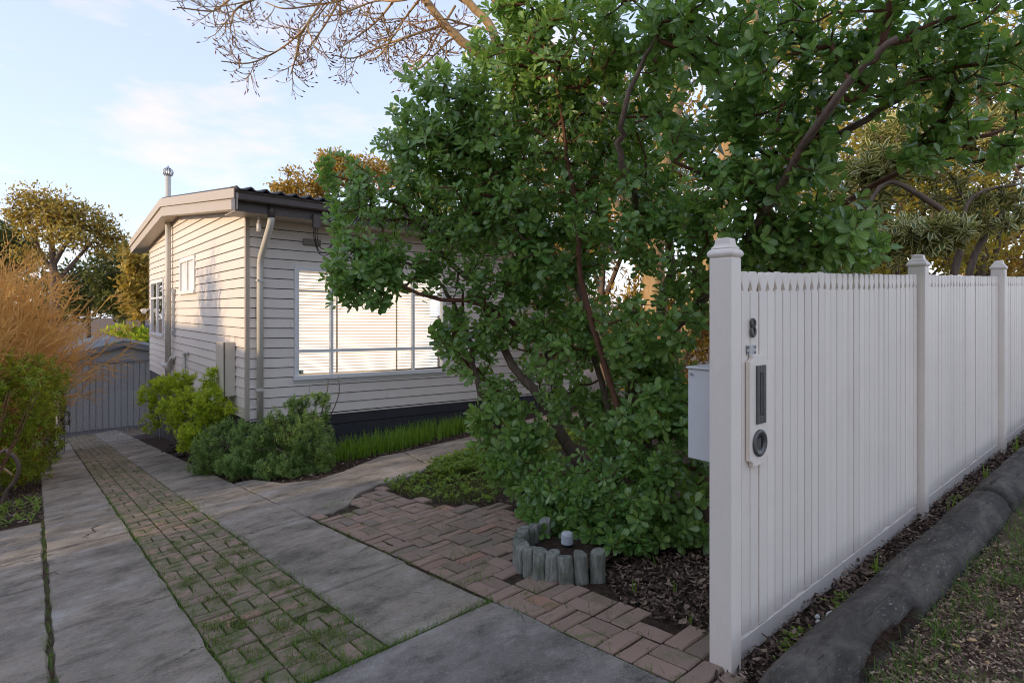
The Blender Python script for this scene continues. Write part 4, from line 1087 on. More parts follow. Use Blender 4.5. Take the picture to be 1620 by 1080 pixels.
BL = [  # crown clumps: px, py, depth, rx, ry (pixels), rd (m), tips
    (850, 210, 5.4, 150, 150, .35, 210), (760, 350, 5.6, 100, 90, .3, 110), (1000, 300, 4.8, 110, 110, .3, 120),
    (545, 285, 5.3, 42, 48, .40, 40), (600, 340, 5.2, 90, 75, .5, 120), (570, 420, 4.9, 65, 42, .35, 62), (640, 430, 5.0, 70, 36, .4, 56), (545, 462, 4.8, 30, 20, .2, 18), (590, 470, 4.85, 26, 16, .2, 10),
    (650, 240, 5.2, 60, 75, .5, 92), (700, 170, 5.0, 75, 70, .5, 140), (720, 300, 5.0, 90, 110, .6, 250), (800, 120, 4.6, 75, 110, .6, 210), (830, 10, 4.4, 50, 60, .4, 60),
    (860, 260, 4.6, 110, 120, .6, 270), (780, 400, 4.9, 100, 80, .5, 150), (890, 410, 4.7, 90, 70, .5, 130), (900, 70, 4.1, 90, 110, .6, 170), (1000, 160, 4.2, 95, 130, .5, 150),
    (990, 330, 4.0, 90, 80, .5, 80), (1030, 30, 3.6, 100, 70, .5, 72), (1110, 160, 3.5, 90, 130, .55, 98), (1060, 380, 3.9, 80, 65, .4, 60), (1150, 330, 3.5, 90, 60, .4, 68),
    (1130, 20, 3.2, 110, 70, .5, 70), (1230, 120, 2.9, 100, 90, .45, 66), (1230, 250, 3.1, 110, 80, .4, 92), (1300, 360, 3.2, 85, 55, .35, 60), (1250, 385, 3.3, 100, 40, .3, 52), (1330, 20, 2.6, 120, 65, .4, 56),
    (1380, 110, 2.7, 100, 70, .4, 42), (1450, 30, 2.6, 110, 70, .4, 50), (1560, 50, 2.7, 100, 90, .4, 52), (1470, 160, 2.9, 80, 60, .35, 32), (1530, 245, 3.0, 90, 32, .25, 24), (1600, 160, 2.9, 60, 60, .3, 18), (1470, 235, 2.9, 50, 35, .2, 18), (1370, 400, 3.2, 28, 24, .15, 10), (1210, 415, 3.7, 80, 30, .3, 50), (1330, 415, 3.9, 70, 30, .3, 36),
    (740, 540, 5.3, 62, 62, .45, 80), (830, 500, 5.0, 80, 60, .5, 100), (950, 520, 4.6, 90, 60, .5, 62), (1050, 500, 4.0, 70, 60, .4, 46), (1090, 430, 3.9, 50, 50, .3, 34),
    (790, 670, 5.1, 55, 62, .4, 66), (812, 740, 4.9, 48, 45, .35, 48), (830, 610, 5.2, 60, 45, .4, 34), (870, 770, 4.5, 50, 45, .35, 60), (905, 640, 4.7, 50, 45, .3, 40), (890, 560, 4.5, 60, 45, .3, 44), (1000, 560, 4.25, 50, 45, .3, 40), (960, 690, 4.4, 40, 40, .25, 26), (835, 690, 4.9, 40, 35, .3, 24), (985, 630, 4.8, 55, 50, .3, 40), (1045, 690, 3.95, 72, 85, .4, 120), (930, 795, 4.15, 90, 75, .4, 150), (1030, 800, 3.85, 85, 80, .35, 150), (960, 860, 3.75, 65, 32, .25, 46), (1085, 850, 3.75, 28, 42, .2, 24), (1075, 590, 4.2, 50, 70, .3, 60), (880, 835, 4.2, 55, 40, .3, 36), (850, 800, 4.5, 35, 30, .25, 20),
]
tips = np.concatenate([in_blob(rs, *b) for b in BL])
# the shrub leans over the fence but its leaves keep clear of the timber
tips[:, 2] = np.maximum(tips[:, 2], g(tips[:, 0], tips[:, 1]) + 0.08)
fz = 0.162 + 0.031 * (tips[:, 0] - 2.34)
low = (tips[:, 2] < fz + 0.10) & (tips[:, 0] > 2.0)
tips[low, 1] = np.maximum(tips[low, 1], 1.55)
bx = (tips[:, 0] > 2.12) & (tips[:, 0] < 2.66) & (tips[:, 1] < 1.75) & (tips[:, 2] < -0.1) & (tips[:, 2] > -0.85)
tips = tips[~bx]
keep = ~((np.abs(tips[:, 0] - 2.6) < .2) & (np.abs(tips[:, 1] - 2.7) < .25) & (tips[:, 2] < -1.25))
tips = tips[keep]
V, F, dirs = network(limbs, tips, rs, 0.0020, 0.016)
tag(obj('twigs', V, F, M['twig'], shrub, smooth=True), kind='stuff')
axis = unit(dirs * 0.7 + np.array([0, 0, 0.55]) - 0.5 * FV + rs.normal(0, 0.28, (len(tips), 3)))
P, B, Sz = rosettes(tips, axis, rs, 10, (0.052, 0.098), 0.055, (0.38, 1.5))
# leaves set along the last hand's breadth of each twig
k2 = 3
tt = np.repeat(np.arange(len(tips)), k2); f2 = rs.uniform(0.05, 0.16, len(tt))
p2 = tips[tt] - dirs[tt] * f2[:, None]
rd_ = unit(rs.normal(size=(len(tt), 3))); rd_ = unit(rd_ - dirs[tt] * np.sum(rd_ * dirs[tt], 1, keepdims=True))
B2 = basis(rd_ + dirs[tt] * 0.5, dirs[tt] + np.array([0, 0, 0.6]))
P = np.concatenate([P, p2]); B = np.concatenate([B, B2]); Sz = np.concatenate([Sz, rs.uniform(0.055, 0.085, len(tt))])
Sz = Sz * (1 + 0.22 * np.sin(P[:, 0] * 3.1 + P[:, 2] * 4.3) * np.cos(P[:, 1] * 2.7 + P[:, 2]))
tint = np.clip(rs.random(len(P)) ** 1.2 * 0.92 + 0.16 * np.sin(P[:, 0] * 2.3 + 1.0) * np.sin(P[:, 2] * 3.1 + P[:, 1]), 0, 0.92); tint[rs.random(len(P)) < 0.035] = 1.0
dep = P @ FV
px_ = 810 + 930 * (P @ RV) / dep; py_ = 490 - 930 * P[:, 2] / dep
show = Sz / dep * (np.abs(np.einsum('ij,ij->i', B[:, :, 2], unit(P))) + 0.3)
show[(px_ < 20) | (px_ > 1600) | (py_ < 20) | (py_ > 1060)] = 0
# leaves in front of most others: prefer the near side
hero = np.argsort(-show)[:300]
mask = np.ones(len(P), bool); mask[hero] = False
LV = [mesh('leaf', OBOV[0] * [1 + 0.12 * math.sin(k * 2), 1, 1 + 0.5 * math.cos(k)], [tuple(f) for f in OBOV[1]], M['leaf'], True, np.c_[np.full(len(OBOV[0]), t), OBOV[2], np.ones(len(OBOV[0]))]) for k, t in enumerate(np.linspace(0.05, 0.93, 9))]
sl_ = wloc(shrub)
for i in hero:
    o = bpy.data.objects.new('leaf', random.choice(LV)); COL.objects.link(o); o.parent = shrub
    b = B[i] * Sz[i]
    o.matrix_local = Matrix([[*b[r], P[i][r] - sl_[r]] for r in range(3)] + [[0, 0, 0, 1]])
V, F, D = leaves_geo(OBOV, P[mask], B[mask], Sz[mask], tint[mask], rs.uniform(0.85, 1.15, mask.sum()))
tag(obj('foliage', V, F, M['leaf'], shrub, smooth=True, data=D), kind='stuff')

# ------------------------------------------------------------------ generic plants
def plant(name, label, cat, base, stems, blobs, leafT, leafM, barkM, rng, whorl=8, size=(0.03, 0.05), stem=0.03, tilt=(0.4, 1.4), r_tip=0.0015, r_max=0.012, up=0.6, group=None, part='foliage', wid=None, smooth=True, spread=0.0):
    t = thing(name, label, cat, base, group)
    lim = []
    for k, (pp, r0, r1) in enumerate(stems):
        _, Pp = stem_part('trunk' if r0 > 0.05 else 'stem', pp, r0, r1, barkM, t, 4, 7, 0.0)
        lim.append(Pp[1:])
    tp = np.concatenate([in_blob(rng, *b) for b in blobs])
    tp = tp[tp[:, 2] > g(tp[:, 0], tp[:, 1]) + 0.02]
    if lim:
        V, F, dr = network(lim, tp, rng, r_tip, r_max)
        tag(obj('twigs', V, F, barkM, t), kind='stuff')
    else: dr = unit(rng.normal(size=tp.shape))
    ax = unit(dr * 0.6 + np.array([0, 0, up]) + rng.normal(0, 0.3, tp.shape))
    Pp, Bb, Ss = rosettes(tp, ax, rng, whorl, size, stem, tilt)
    if spread: Pp = Pp + rng.normal(0, spread, Pp.shape)
    V, F, D = leaves_geo(leafT, Pp, Bb, Ss, rng.random(len(Pp)), wid)
    tag(obj(part, V, F, leafM, t, smooth=smooth, data=D), kind='stuff')
    return t
def ground_at(px, py):
    d = foot_at(px, py); p = pt(px, py, d); return np.array([p[0], p[1], float(g(p[0], p[1]))]), d

r = np.random.default_rng(21)
# shrubs in the bed at the corner of the house
b0, d0 = ground_at(262, 712)
b0 = np.array([2.12, 11.6, float(g(2.12, 11.6))]); d0 = float(b0 @ FV)
def px_of(p): d = float(p @ FV); return 810 + 930 * float(p @ RV) / d, 490 - 930 * p[2] / d, d
c1 = px_of(np.array([2.1, 11.8, -1.75]))
bs = b0 + [0, 0, -0.05]
plant('yellow_green_shrub', 'bright yellow green shrub with bare lower stems beside the house wall', 'shrub', b0,
      [([bs, bs + [-0.1, .2, .35], bs + [-0.15, .5, .75]], .02, .008), ([bs, bs + [.05, -.2, .35], bs + [-0.02, -.6, .75]], .02, .008), ([bs, bs + [-.25, .0, .4], bs + [-.35, -.2, .7]], .016, .006), ([bs, bs + [.02, .1, .5], bs + [-.05, 0, .95]], .016, .006)],
      [(262, 625, 10.6, 44, 30, .35, 300), (300, 650, 9.6, 52, 38, .35, 330), (335, 640, 9.0, 32, 32, .25, 150), (240, 668, 10.8, 18, 16, .2, 40), (335, 596, 9.2, 18, 22, .15, 40), (312, 690, 9.0, 36, 24, .25, 140), (366, 645, 8.7, 12, 10, .1, 12), (280, 600, 10.2, 35, 15, .25, 90)],
      NEEDLE, M['yellowleaf'], M['greybark'], r, 22, (0.045, 0.080), 0.06, (0.3, 1.5), up=0.9)
b1 = np.array([2.2, 8.35, float(g(2.2, 8.35))])
plant('low_green_shrub', 'low feathery green shrub spilling onto the concrete left of the downpipe', 'shrub', b1,
      [([b1, b1 + [.02, .1, .2], b1 + [.05, .15, .45]], .012, .005), ([b1, b1 + [-.1, .1, .2], b1 + [-.2, .2, .4]], .012, .005), ([b1, b1 + [.1, -.1, .2], b1 + [.2, -.15, .4]], .012, .005)],
      [(345, 705, 8.1, 40, 32, .3, 300), (375, 730, 7.7, 34, 24, .25, 220), (330, 730, 8.3, 34, 24, .25, 180), (385, 690, 8.0, 26, 28, .2, 130), (360, 680, 8.2, 28, 20, .2, 90)],
      NEEDLE, M['greyleaf'], M['greybark'], r, 22, (0.036, 0.062), 0.08, (0.3, 1.4), up=0.9)
b2 = np.array([2.72, 7.9, float(g(2.72, 7.9))])
plant('grey_green_shrub', 'rosemary like grey green shrub with leggy top stems below the window corner', 'shrub', b2,
      [([b2, b2 + [.05, .05, .3], b2 + [.08, .1, .7]], .014, .005), ([b2, b2 + [.2, -.05, .4], b2 + [.36, -.1, .95], b2 + [.40, -.08, 1.18]], .012, .005), ([b2, b2 + [.25, -.1, .4], b2 + [.5, -.15, .9], b2 + [.52, -.15, 1.22]], .012, .005), ([b2, b2 + [-.1, .0, .3], b2 + [-.2, 0, .6]], .014, .005), ([b2, b2 + [.3, -.15, .2], b2 + [.4, -.2, .5]], .014, .005)],
      [(435, 690, 7.9, 36, 46, .3, 360), (485, 690, 7.8, 42, 46, .3, 400), (450, 735, 7.6, 52, 22, .3, 260), (468, 640, 8.0, 18, 20, .15, 70), (497, 630, 8.0, 18, 14, .12, 36), (515, 640, 7.9, 7, 22, .06, 26), (412, 710, 7.8, 26, 40, .25, 170), (515, 720, 7.6, 14, 36, .15, 100)],
      NEEDLE, M['greyleaf'], M['greybark'], r, 22, (0.036, 0.062), 0.08, (0.3, 1.4), up=1.0)

def blades(name, label, cat, pts, rng, hgt, wdt, mat, lean=0.35, per=1, group=None, parent=None, seg=3, kind='stuff'):
    n = len(pts) * per
    p = np.repeat(pts, per, 0) + np.c_[rng.normal(0, 0.012, (n, 2)), np.zeros(n)] * (per > 1)
    h = rng.uniform(*hgt, n); w = rng.uniform(*wdt, n); az = rng.uniform(0, 6.283, n); ln = np.abs(rng.normal(0, lean, n))
    dx = np.c_[np.cos(az), np.sin(az), np.zeros(n)]; sx = np.c_[-np.sin(az), np.cos(az), np.zeros(n)]
    ts = np.linspace(0, 1, seg + 1)
    V = []
    for t in ts:
        c = p + dx * (h * ln * t ** 1.8)[:, None] + np.array([0, 0, 1.0]) * (h * (t - 0.25 * ln * t * t))[:, None]
        ww = (w * (1 - t ** 1.5) * 0.5 + 0.0004)[:, None]
        V += [c - sx * ww, c + sx * ww]
    V = np.stack(V, 1)
    k = 2 * (seg + 1)
    F0 = np.array([(2 * i, 2 * i + 1, 2 * i + 3, 2 * i + 2) for i in range(seg)])
    F = (F0[None] + (np.arange(n) * k)[:, None, None]).reshape(-1, 4)
    D = np.zeros((n, k, 4)); D[:, :, 0] = rng.random(n)[:, None]; D[:, :, 1] = 0.5; D[:, :, 2] = np.repeat(ts, 2)[None]; D[:, :, 3] = 1
    o = obj(name, V.reshape(-1, 3), F, mat, parent, data=D.reshape(-1, 4))
    return tag(o, label, cat, group, kind)
def chips(name, label, cat, pts, rng, size, mat, lift=0.004, curl=0.4, rise=0.012):
    n = len(pts)
    s = rng.uniform(*size, n); w = s * rng.uniform(0.2, 0.5, n)
    d = unit(np.c_[rng.normal(size=(n, 2)), rng.normal(0, 0.28, n)]); nn = unit(np.c_[rng.normal(0, 0.45, (n, 2)), np.ones(n)])
    B = basis(d, nn)
    T = (np.array([(-.5, -.5, .1), (.5, -.5, .1), (-.5, .05, -.05), (.5, .05, -.05), (-.3, .5, .18), (.3, .5, .18)]) * [1, 1, curl], np.array([(0, 1, 3, 2), (2, 3, 5, 4)]), np.zeros((6, 2)))
    q = pts + np.c_[np.zeros((n, 2)), lift + rng.random(n) * rise]
    V, F, D = leaves_geo(T, q, B, s, rng.random(n), w / s)
    return tag(obj(name, V, F, mat, data=D), label, cat, None, 'stuff')
def in_poly(poly, n, rng, off=-0.03):
    P = np.array(poly); lo, hi = P.min(0), P.max(0); out = []
    while len(out) < n:
        q = rng.uniform(lo, hi, (n, 2))
        out += [x for x in q if inside(x, poly)]
    q = np.array(out[:n])
    return np.c_[q, g(q[:, 0], q[:, 1]) + off]

for nm, poly in (('front_bed', [(1.96, 7.9), (2.3, 7.15), (2.65, 6.9), (3.0, 7.0), (3.75, 7.45), (4.4, 7.4), (7.4, 7.4), (9.5, 9.25), (2.45, 9.25), (2.45, 18.4), (1.95, 18.4)]), ('fence_bed', [(2.13, 1.0), (2.13, 2.5), (2.5, 3.2), (2.9, 4.4), (2.8, 5.0), (2.9, 5.8), (3.4, 5.9), (4.8, 6.6), (7.5, 7.0), (9.6, 7.0), (9.6, 0.95), (4, 0.95)]), ('hedge_bed', [(0.07, 8.2), (-1.0, 8.4), (-3.5, 8.4), (-3.5, 20), (0.07, 20)])):
    c0 = np.array(poly).mean(0); P0 = []
    for i in range(len(poly)):
        a, b = np.array(poly[i]), np.array(poly[(i + 1) % len(poly)]); k = max(1, int(np.linalg.norm(b - a) / 0.5))
        P0 += [a + (b - a) * t for t in np.arange(k) / k]
    P0 = np.array(P0); V = np.c_[P0, g(P0[:, 0], P0[:, 1]) - 0.036]
    tag(obj(nm, V, [tuple(range(len(V)))], M['soil']), kind='structure')
# grass border below the front boards
r = np.random.default_rng(31)
blades('grass_border', 'upright bright green strappy grass along the dark base boards', 'grass', in_poly([(2.85, 8.1), (3.5, 7.75), (4.4, 7.75), (5.5, 8.0), (6.8, 8.1), (6.8, 8.75), (4.4, 8.75), (2.85, 8.75)], 2600, r), r, (0.12, 0.34), (0.010, 0.018), M['strap'], 0.35)
chips('border_mulch', 'brown leaf mulch along the edge of the garden path', 'mulch', in_poly([(2.0, 7.9), (2.3, 7.2), (2.65, 6.95), (3.0, 7.08), (3.75, 7.55), (4.4, 7.5), (5.2, 7.45), (6.2, 7.7), (6.8, 8.1), (6.8, 9.1), (2.6, 9.1), (2.1, 11.5), (1.95, 10)], 2600, r), r, (0.02, 0.05), M['mulch'])
# bark mulch in the bed behind the fence and along the street side of it
BED = [(2.14, 1.38), (2.32, 1.45), (2.36, 2.0), (2.46, 2.22), (2.62, 2.35), (3.0, 3.1), (3.15, 4.0), (2.95, 4.45), (4.2, 5.2), (6.5, 5.5), (6.5, 1.4)]
chips('bed_mulch', 'loose brown bark and leaf litter in the bed behind the fence', 'mulch', np.vstack([in_poly(BED, 3000, r, -0.035), in_poly([(2.14, 1.38), (2.34, 1.45), (2.4, 2.1), (2.8, 2.6), (3.4, 2.6), (3.4, 1.4)], 3800, r, -0.03)]), r, (0.012, 0.042), M['mulch'], 0, 0.6, 0.03)
chips('strip_mulch', 'curled brown bark chips between the fence and the old log', 'mulch', in_poly([(2.0, 1.08), (2.0, 1.3), (9, 1.31), (9, 1.08)], 5200, r, -0.035), r, (0.012, 0.040), M['mulch'], 0, 0.6, 0.045)
NS = [(1.7, 0.2), (1.85, 0.9), (3.0, 0.88), (9, 0.88), (9, -1.2), (3.0, -0.4)]
xs = np.arange(1.5, 9.6, 0.15); ys = np.arange(-1.5, 0.98, 0.12)
V, F = sheet(xs, ys, lambda X, Y: g(X, Y) - 0.040 + 0.010 * np.sin(X * 5 + Y * 3) * np.cos(Y * 7))
tag(obj('nature_strip', V, F, M['verge'], smooth=True), kind='structure')
chips('leaf_litter', 'dense brown leaf litter scattered over the nature strip', 'leaf litter', np.vstack([in_poly([(1.7, 0.3), (1.95, 0.88), (4.2, 0.86), (4.2, 0.1), (2.6, 0.0)], 15000, r, -0.015), in_poly(NS, 7000, r, -0.015)]), r, (0.008, 0.028), M['chip'], 0, 0.5, 0.014)
q = in_poly([(1.7, 0.3), (1.95, 0.86), (4.4, 0.86), (4.4, 0.0), (2.6, 0.0)], 900, r, -0.02)
q2 = in_poly([(1.9, 0.74), (2.0, 0.86), (9, 0.86), (9, 0.72)], 700, r, -0.02)
cl = np.vstack([in_poly(NS, 80, r, -0.02), in_poly([(1.7, 0.3), (1.95, 0.86), (4.4, 0.86), (4.4, 0.0), (2.6, 0.0)], 95, r, -0.02)])
tuft = np.vstack([c + np.c_[r.normal(0, 0.035, (26, 2)), np.zeros(26)] for c in cl])
blades('nature_grass', 'thin green grass tufts on the nature strip and along the log', 'grass', np.vstack([q[:450], np.repeat(q2, 3, 0) + np.c_[r.normal(0, .02, (2100, 2)), np.zeros(2100)], tuft]), r, (0.025, 0.085), (0.0018, 0.0036), M['grass'], 1.1)
# grass and moss in the joints of the paving
def along(x, y0, y1, n, s): return np.c_[x + r.normal(0, s, n), r.uniform(y0, y1, n)]
J = [along(0.07, 1.5, 8.2, 420, 0.012), along(0.7, 2.6, 9, 900, 0.018), along(1.335, 2.6, 8, 700, 0.018), along(1.94, 2.6, 5.3, 220, 0.02), along(1.95, 1.2, 2.6, 160, 0.025)]
J.append(np.c_[r.uniform(0.9, 1.95, 420), 2.577 + r.normal(0, 0.010, 420)])
ii = r.integers(0, 22, 1700); jj = r.integers(0, 3, 1700); e = r.random(1700) < 0.6
bx_ = np.where(e, 0.7075 + S * (jj + r.integers(0, 2, 1700) * .5), 0.7075 + 3 * S * r.random(1700)); by_ = np.where(e, 2.59 + 4.0 * r.random(1700) ** 1.8, 2.592 + S * (ii * r.random(1700)).astype(int))
kp = r.random(1700) < np.clip(1.25 - (by_ - 2.5) * 0.28, 0.06, 1); J.append(np.c_[bx_ + r.normal(0, .012, 1700), by_ + r.normal(0, .012, 1700)][kp])
c3 = [(0.95, 5.6), (1.3, 6.9), (0.8, 3.4), (1.05, 3.0), (2.2, 5.05), (2.25, 5.5), (2.35, 5.55), (1.15, 4.5), (2.05, 2.35), (2.15, 2.5), (2.08, 2.9), (2.25, 3.3)]
J += [np.array(c) + r.normal(0, 0.05, (55, 2)) for c in c3]
J = np.vstack(J); J = np.c_[J, g(J[:, 0], J[:, 1]) - 0.022]
blades('joint_grass', 'short grass and moss growing in the joints of the driveway', 'grass', J, r, (0.022, 0.06), (0.0022, 0.005), M['grass'], 0.9)
# moss creeping over the near bricks
m1 = in_poly([(0.72, 2.6), (1.33, 2.6), (1.33, 5.2), (0.72, 6.2)], 9000, r, -0.004)
n1 = np.sin(m1[:, 0] * 17 + np.sin(m1[:, 1] * 9)) * np.cos(m1[:, 1] * 13 + m1[:, 0] * 5)
m2 = in_poly(APRON, 1500, r, -0.006); n2 = np.sin(m2[:, 0] * 11 + m2[:, 1] * 4) * np.cos(m2[:, 1] * 9)
m1 = m1[(np.sin(m1[:, 0] * 7.3 + 2 * np.sin(m1[:, 1] * 2.1)) + np.sin(m1[:, 1] * 5.7 + m1[:, 0] * 9) > -0.35) | (r.random(len(m1)) < .12)]; n1 = np.sin(m1[:, 0] * 17 + np.sin(m1[:, 1] * 9)) * np.cos(m1[:, 1] * 13 + m1[:, 0] * 5)
blades('brick_moss', 'fine yellow green moss and grass matted over the worn bricks', 'moss', np.vstack([m1[n1 + r.normal(0, .3, len(n1)) > 0.12 + 0.2 * (m1[:, 1] - 2.6)], m2[n2 > 0.45]]), r, (0.012, 0.045), (0.0018, 0.004), M['drygrass'], 1.5)

# weedy patch between the path and the shrub
LAWN = [(2.83, 5.1), (2.9, 5.75), (3.4, 5.88), (3.75, 6.1), (4.8, 6.5), (6.2, 6.85), (6.5, 5.5), (4.2, 5.0), (3.2, 4.2), (2.95, 4.45)]
blades('lawn_patch', 'low patch of grass and weeds beside the curved garden path', 'lawn', in_poly(LAWN, 9000, r, -0.02), r, (0.025, 0.07), (0.003, 0.006), M['drygrass'], 0.9)
wp = in_poly(LAWN, 1100, r, 0.0); wp = np.vstack([wp, in_poly([(3.3, 5.3), (3.6, 6.0), (4.6, 6.3), (4.4, 5.3)], 700, r, 0.05)])
wp[:, 2] += r.random(len(wp)) * 0.07
P_, B_, S_ = rosettes(wp, unit(np.array([0, 0, 1.0]) + r.normal(0, 0.3, wp.shape)), r, 5, (0.02, 0.045), 0.01, (0.9, 1.5))
V, F, D = leaves_geo(ROUND, P_, B_, S_, r.random(len(P_)))
tag(obj('weeds', V, F, M['clover'], smooth=True, data=D), 'leafy bright green weeds growing through the lawn patch', 'weeds', None, 'stuff')
# strappy sprouts at the fence foot and in the mulch
def sprout(x, y, n, h, label, lean=0.4):
    t = thing('grass_sprout', label, 'sprout', (x, y, float(g(x, y)) - 0.03), 'green sprouts pushing through the mulch')
    p = np.c_[np.full(n, x) + r.normal(0, 0.012, n), np.full(n, y) + r.normal(0, 0.012, n), np.full(n, float(g(x, y)) - 0.03)]
    return blades('blades', None, None, p, r, (h * 0.5, h), (0.007, 0.012), M['strap'], lean, parent=t)
for x, y, n, h, l in [(2.62, 1.85, 3, .16, 'green sprout of upright blades in the middle of the bark mulch beside the gatepost'), (2.52, 2.05, 2, .14, 'green sprout in the mulch nearest the log edging'), (2.72, 1.62, 3, .2, 'tallest green sprout in the mulch under the letter box'), (2.40, 1.62, 3, .10, 'small green sprout in the mulch close to the corner of the brick apron'), (2.9, 2.2, 2, .13, 'thin green sprout below the lowest shrub leaves'),
                      (3.42, 1.19, 4, .13, 'green sprout with yellowing blades at the foot of the first fence bay'), (4.68, 1.19, 3, .15, 'green sprout right beside the second fence post'), (5.5, 1.16, 9, .17, 'bright green tuft on the mulch beyond the second fence post'), (6.6, 1.19, 9, .18, 'green tuft at the foot of the third fence post'), (7.1, 1.15, 34, .30, 'large dense green clump at the far end of the fence strip')]:
    sprout(x, y, n, h, l)
# clover and white gravel at the fence foot
wp = np.vstack([np.c_[r.normal(x, 0.05, 26), r.normal(1.18, 0.03, 26), np.zeros(26)] for x in (2.5, 2.58, 2.95, 3.02, 3.5, 4.9, 5.2)])
wp[:, 2] = g(wp[:, 0], wp[:, 1]) - 0.01 + r.random(len(wp)) * 0.02
P_, B_, S_ = rosettes(wp, unit(np.array([0, -0.3, 1.0]) + r.normal(0, 0.3, wp.shape)), r, 4, (0.008, 0.018), 0.004, (0.9, 1.5))
V, F, D = leaves_geo(ROUND, P_, B_, S_, r.random(len(P_)))
tag(obj('clover', V, F, M['clover'], smooth=True, data=D), 'small clover seedlings along the foot of the fence', 'weeds', None, 'stuff')
def pebble(x, y, s, mat, name='stone', label=None, group=None, parent=None, z=None):
    bpy_v, bf = [], []
    for i in range(5):
        for j in range(8):
            a, b = math.pi * i / 4, math.pi * j / 4
            q = s * (1 + random.gauss(0, 0.12))
            bpy_v.append((x + q * math.sin(a) * math.cos(b), y + q * math.sin(a) * math.sin(b) * .8, (float(g(x, y)) if z is None else z) + q * 0.6 * math.cos(a)))
    bf = [(i * 8 + j, i * 8 + (j + 1) % 8, (i + 1) * 8 + (j + 1) % 8, (i + 1) * 8 + j) for i in range(4) for j in range(8)]
    o = obj(name, bpy_v, bf, mat, parent)
    if label: tag(o, label, 'stone', group)
    return o
M['quartz'] = paint('white_stone', (0.62, 0.62, 0.60), 0.7, (0.3, 0.3, 0.28), 0.4)
m = MB()
for k in range(9):
    x, y, q = 2.78 + random.uniform(-.06, .08), 1.175 + random.uniform(-.02, .03), random.uniform(.008, .016); z = float(g(x, y))
    m.tube([(x - q, y, z), (x - q * .5, y + q * .1, z), (x + q * .4, y, z + q * .1), (x + q, y, z)], [q * .2, q * .7, q * .6, q * .15], 6)
tag(m.obj('gravel', M['quartz']), 'few small white stones in the mulch against the fence foot', 'gravel', None, 'stuff')
M['rock'] = bark('dark_rock', (0.03, 0.022, 0.02), (0.10, 0.075, 0.065), 12, (1, 1, 1))
pebble(2.05, 12.9, 0.17, M['rock'], 'rock', 'dark brown rock at the corner of the bed by the driveway')
pebble(2.03, 11.9, 0.12, M['rock'], 'rock', 'smaller greyish stone at the edge of the bed under the yellow green shrub')

# ------------------------------------------------------------------ left side: hedge shrubs and the bare golden shrub
r = np.random.default_rng(61)
LB = [(0.06, 8.25), (-0.3, 8.5), (-2.5, 8.4), (-2.5, 14), (0.0, 14), (0.07, 10)]
chips('left_mulch', 'brown fallen leaves and mulch at the foot of the left hedge', 'mulch', in_poly(LB, 3800, r, -0.02), r, (0.02, 0.06), M['mulch'], 0, 0.6, 0.03)
def twiggy(path, r0, rng, side=8, length=0.35, level=2, droop=0.0, curl=0.0, ang=0.8, taper=0.25, acc=None, tipsout=None, rm=0.0012):
    "a stem with side twigs of side twigs; appended to acc as thin tubes"
    P = np.asarray(path, float)
    rr = np.linspace(r0, r0 * taper, len(P))
    V, F = tube(P, rr, 5 if r0 > 0.006 else 3, False)
    acc[0].append(V); acc[1].append(np.array(F) + acc[2]); acc[2] += len(V)
    if tipsout is not None and level == 0: tipsout.append((P[-1], unit(P[-1] - P[-2])))
    if level == 0: return
    n = max(2, int(side * rng.uniform(0.7, 1.3)))
    for t in np.sort(rng.uniform(0.25, 0.98, n)):
        i = min(len(P) - 2, int(t * (len(P) - 1))); f = t * (len(P) - 1) - i
        b = P[i] * (1 - f) + P[i + 1] * f; d = unit(P[i + 1] - P[i])
        s = unit(np.cross(d, rng.normal(size=3)))
        e = unit(d * math.cos(ang) + s * math.sin(ang))
        L = length * rng.uniform(0.5, 1.25) * (1.15 - 0.5 * t)
        q = [b]; 
        for k in range(1, 5):
            e = unit(e + np.array([0, 0, -droop + curl * k]) * 0.25 + rng.normal(0, 0.10, 3)); q.append(q[-1] + e * L / 4)
        twiggy(q, r0 * (1 - 0.7 * t) * 0.5 + rm, rng, side * 0.65, length * 0.45, level - 1, droop, curl, ang, taper, acc, tipsout, rm)
def acc_obj(acc, name, mat, parent, kind=None):
    o = obj(name, np.concatenate(acc[0]), np.concatenate(acc[1]), mat, parent, smooth=True)
    return tag(o, kind=kind) if kind else o
gb = np.array([-0.75, 16.5, float(g(-0.75, 16.5))])
gold = thing('bare_shrub', 'leafless golden orange shrub of fine arching twigs beside the garage', 'shrub', gb)
acc = [[], [], 0]
for k in range(240):
    az = r.uniform(0, 6.28); sp = abs(r.normal(0, 0.62)); H = r.uniform(2.6, 4.7) * (1 - 0.14 * sp)
    d = np.array([math.cos(az) + 0.40, math.sin(az) - 0.15, 0])
    b = gb + d * r.uniform(0, 0.5)
    path = [b + d * (sp * H * 0.45 * t ** 1.5) + np.array([0, 0, H * (t - 0.12 * sp * t * t)]) + r.normal(0, 0.03, 3) * t for t in np.linspace(0, 1, 8)]
    twiggy(path, r.uniform(0.012, 0.022), r, 8, 0.85, 2, 0.05, 0.0, 0.75, 0.3, acc, None, 0.0042)
acc_obj(acc, 'twigs', M['stem'], gold, 'stuff')
gb = np.array([-1.6, 12.2, float(g(-1.6, 12.2))])
gold = thing('bare_shrub', 'leafless tan shrub of upright stems cut off by the left edge above the hedge', 'shrub', gb)
acc = [[], [], 0]
